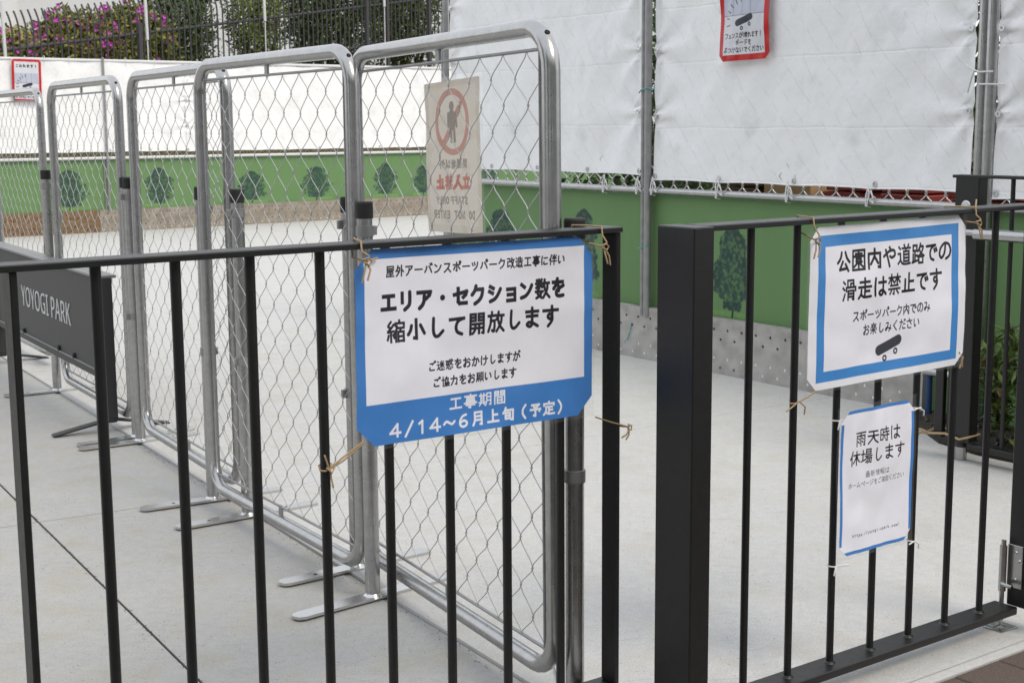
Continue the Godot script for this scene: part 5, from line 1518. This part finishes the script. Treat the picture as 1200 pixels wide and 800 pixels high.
	write_on(im, "ONLY", W * 0.30, H * 0.785, W * 0.055, H * 0.052, W * 0.062, 2.5, dull, true, 0.8)
	write_on(im, "DO NOT ENTER", W * 0.5, H * 0.88, W * 0.055, H * 0.055, W * 0.064, 2.6, dull, true, 0.8)
	var nz := FastNoiseLite.new(); nz.seed = 4; nz.frequency = 0.012
	for y in H:
		for xx in W:
			var q := smoothstep(0.12, 0.2, nz.get_noise_2d(xx, y)) * 0.10
			im.set_pixel(xx, y, im.get_pixel(xx, y).lerp(Color(0.70, 0.60, 0.48), q))
	var a0 := Vector3(-0.515, 0, -4.81); var ad := Vector3(0.46614, 0, 0.88471); var an := Vector3(0.88471, 0, -0.46614)
	notice("faded_notice", "yellowed keep out notice in worn clear sleeve, behind nearest barricade's net", a0 + ad * 0.690 + an * 0.030 + Vector3(0, 1.238, 0), atan2(-ad.z, ad.x), 0.375, 0.445, 0.004, im, 0.006, 12, 0.035, 0.012, 0.55)

# ------------------------------------------------------------------ twine and cable ties
func twine(label: String, at: Vector3, turn: float, runs: Array, r: float, m: Material, called := "twine_tie", group := "twine ties"):
	var mb := MB.new()
	for q in runs: mb.tube(q, r, 6)
	var o := part(called, mb, m, self)
	o.name = numbered(called)
	o.position = at; o.rotation.y = turn
	tag(o, label, "tie", group)

func over_rail(knot: Vector3, flip: float) -> Array:
	# loop over the top rail, a knot under it and two frayed ends
	return [
		[Vector3(0, -0.012, 0.046), Vector3(0, 0.010, 0.043), Vector3(-0.012 * flip, 0.011, 0.0), Vector3(-0.03 * flip, 0.0108, -0.038), Vector3(-0.028 * flip, -0.012, -0.046), Vector3(-0.008 * flip, -0.03, -0.01), knot],
		[Vector3(0, -0.012, 0.046), knot + Vector3(0.004, 0.012, 0.008), knot],
		[knot + Vector3(-0.012, 0.004, 0.004), knot + Vector3(0.0, 0.008, 0.012), knot + Vector3(0.012, 0.0, 0.006), knot + Vector3(0.002, -0.008, 0.01), knot + Vector3(-0.01, 0.0, 0.006)],
		[knot, knot + Vector3(0.010 * flip, -0.022, 0.010), knot + Vector3(0.016 * flip, -0.046, 0.008)],
		[knot, knot + Vector3(-0.004 * flip, -0.018, 0.012), knot + Vector3(0.004 * flip, -0.042, 0.012)],
	]

func make_ties():
	var t := deg_to_rad(TURN)
	twine("jute twine tying the largest notice's top left corner to the rail", site(-2.106, 1.290, -0.268), t, over_rail(Vector3(0.008, -0.034, 0.05), -1) + [[Vector3(0.008, -0.034, 0.05), Vector3(0.05, -0.03, 0.03)]], 0.0023, M.jute)
	twine("jute twine tying the largest notice's top right corner to the rail", site(-1.412, 1.290, -0.268), t, over_rail(Vector3(0.0, -0.040, 0.05), 1) + [[Vector3(0.0, -0.040, 0.05), Vector3(-0.03, -0.03, 0.03)]], 0.0023, M.jute)
	twine("jute twine from the largest notice's bottom left corner to a bar", site(-2.188, 0.80, -0.266), t, [
		[Vector3(-0.014, -0.012, 0.002), Vector3(-0.008, -0.012, 0.014), Vector3(0.006, -0.008, 0.0145), Vector3(0.014, 0.0, 0.004), Vector3(0.008, 0.004, -0.013), Vector3(-0.010, -0.004, -0.012), Vector3(-0.014, -0.012, 0.002)],
		[Vector3(0.006, -0.008, 0.0145), Vector3(0.03, 0.012, 0.02), Vector3(0.088, 0.044, 0.022)], [Vector3(0.006, -0.008, 0.0145), Vector3(0.034, 0.006, 0.02), Vector3(0.088, 0.040, 0.022)],
		[Vector3(0.004, -0.008, 0.016), Vector3(0.004, -0.03, 0.02), Vector3(0.010, -0.052, 0.018)], [Vector3(0.0, -0.006, 0.016), Vector3(-0.008, 0.014, 0.02), Vector3(-0.012, 0.026, 0.02)], [Vector3(-0.006, -0.004, 0.016), Vector3(0.004, -0.016, 0.024), Vector3(0.014, -0.002, 0.02)]], 0.0022, M.jute)
	twine("jute twine from the largest notice's bottom right corner to the gate's end", site(-1.320, 0.775, -0.266), t, [
		[Vector3(-0.096, 0.038, 0.022), Vector3(-0.05, 0.020, 0.030), Vector3(0.010, 0.0, 0.032)],
		[Vector3(0.010, 0.0, 0.032), Vector3(0.012, -0.002, 0.0), Vector3(0.010, 0.0, -0.034), Vector3(-0.012, 0.002, -0.034), Vector3(-0.012, 0.004, 0.032), Vector3(0.010, 0.0, 0.032)],
		[Vector3(0.004, 0.008, 0.034), Vector3(0.014, 0.004, 0.038), Vector3(0.012, -0.008, 0.038), Vector3(0.002, -0.004, 0.036), Vector3(0.008, 0.006, 0.038)],
		[Vector3(0.008, -0.004, 0.036), Vector3(-0.004, -0.018, 0.038), Vector3(-0.018, -0.024, 0.036)], [Vector3(0.008, -0.004, 0.036), Vector3(0.004, -0.020, 0.038), Vector3(-0.004, -0.032, 0.036)]], 0.0022, M.jute)
	twine("pale twine tying the skateboard notice's top left corner to the rail", site(-0.935, 1.304, 0.0), t, over_rail(Vector3(0.004, -0.048, 0.05), -1) + [[Vector3(0.004, -0.048, 0.05), Vector3(0.03, -0.05, 0.03)]], 0.0021, M.jute)
	twine("pale twine tying the skateboard notice's top right corner to the rail", site(-0.262, 1.304, 0.0), t, over_rail(Vector3(0.0, -0.034, 0.05), 1) + [[Vector3(0.0, -0.034, 0.05), Vector3(-0.02, -0.03, 0.03)], [Vector3(0, 0.008, 0.043), Vector3(0.02, 0.03, 0.03)]], 0.0023, M.jute)
	twine("pale twine from the skateboard notice's bottom left corner to a bar", site(-0.9463, 0.835, 0.0), t, [
		[Vector3(-0.013, -0.006, 0.0), Vector3(0.0, -0.004, 0.0135), Vector3(0.013, 0.0, 0.0), Vector3(0.0, 0.0, -0.0135), Vector3(-0.013, -0.006, 0.0)],
		[Vector3(0.0, -0.002, 0.014), Vector3(0.03, 0.01, 0.022), Vector3(0.058, 0.024, 0.026)], [Vector3(0.0, -0.002, 0.014), Vector3(-0.022, -0.008, 0.02), Vector3(-0.045, -0.02, 0.018)], [Vector3(0.006, 0.0, 0.016), Vector3(0.022, -0.016, 0.022), Vector3(0.020, -0.036, 0.02)]], 0.0021, M.jute)
	twine("pale twine knotted at the skateboard notice's bottom right corner", site(-0.271, 0.872, 0.0), t, [
		[Vector3(-0.013, 0.0, 0.0), Vector3(0.0, 0.002, 0.0135), Vector3(0.013, 0.0, 0.0), Vector3(0.0, 0.0, -0.0135), Vector3(-0.013, 0.0, 0.0)],
		[Vector3(-0.02, 0.03, 0.028), Vector3(0.002, 0.012, 0.022), Vector3(0.004, -0.004, 0.02), Vector3(-0.006, -0.02, 0.022)], [Vector3(0.01, 0.012, 0.02), Vector3(0.0, 0.0, 0.024), Vector3(0.008, -0.018, 0.02)]], 0.0023, M.jute)
	# white cable ties of the small notice
	var ties := [[-0.7776, 0.762, 0.02, "white cable tie at the small notice's top left corner"], [-0.4402, 0.755, -0.03, "white cable tie at the small notice's top right corner"], [-0.7776, 0.357, 0.02, "white cable tie at the small notice's bottom left corner"], [-0.4402, 0.367, -0.03, "white cable tie at the small notice's bottom right corner"]]
	for q in ties:
		var s := signf(q[2])
		twine(q[3], site(q[0], q[1], 0.0), t, [
			[Vector3(-0.0125, 0, 0), Vector3(-0.006, 0, 0.0125), Vector3(0.006, 0, 0.0125), Vector3(0.0125, 0, 0), Vector3(0.006, 0, -0.0125), Vector3(-0.006, 0, -0.0125), Vector3(-0.0125, 0, 0)],
			[Vector3(0.0, 0, 0.0135), Vector3(s * 0.02, 0.002, 0.020), Vector3(s * 0.04, 0.0, 0.024)],
			[Vector3(0.0, 0, 0.0135), Vector3(-s * 0.010, -0.008, 0.02), Vector3(-s * 0.012, -0.022, 0.018)]], 0.0022, M.cord, "cable_tie", "white cable ties")
	# rope holding the free leaf
	twine("tan rope wrapped round the foot of the post on the short leg", site(1.792, 0.118, -1.45), t - PI / 2, [
		[Vector3(-0.17, -0.01, 0.045), Vector3(-0.06, 0.006, 0.042), Vector3(0.02, -0.008, 0.044), Vector3(0.07, 0.01, 0.038), Vector3(0.07, 0.01, -0.04), Vector3(-0.165, 0.008, -0.04), Vector3(-0.17, -0.01, 0.045)],
		[Vector3(-0.16, -0.006, 0.05), Vector3(-0.19, -0.01, 0.06), Vector3(-0.215, -0.045, 0.06)], [Vector3(-0.16, 0.0, 0.05), Vector3(-0.185, 0.01, 0.065), Vector3(-0.21, -0.01, 0.065)]], 0.006, M.jute, "rope_tie", "")
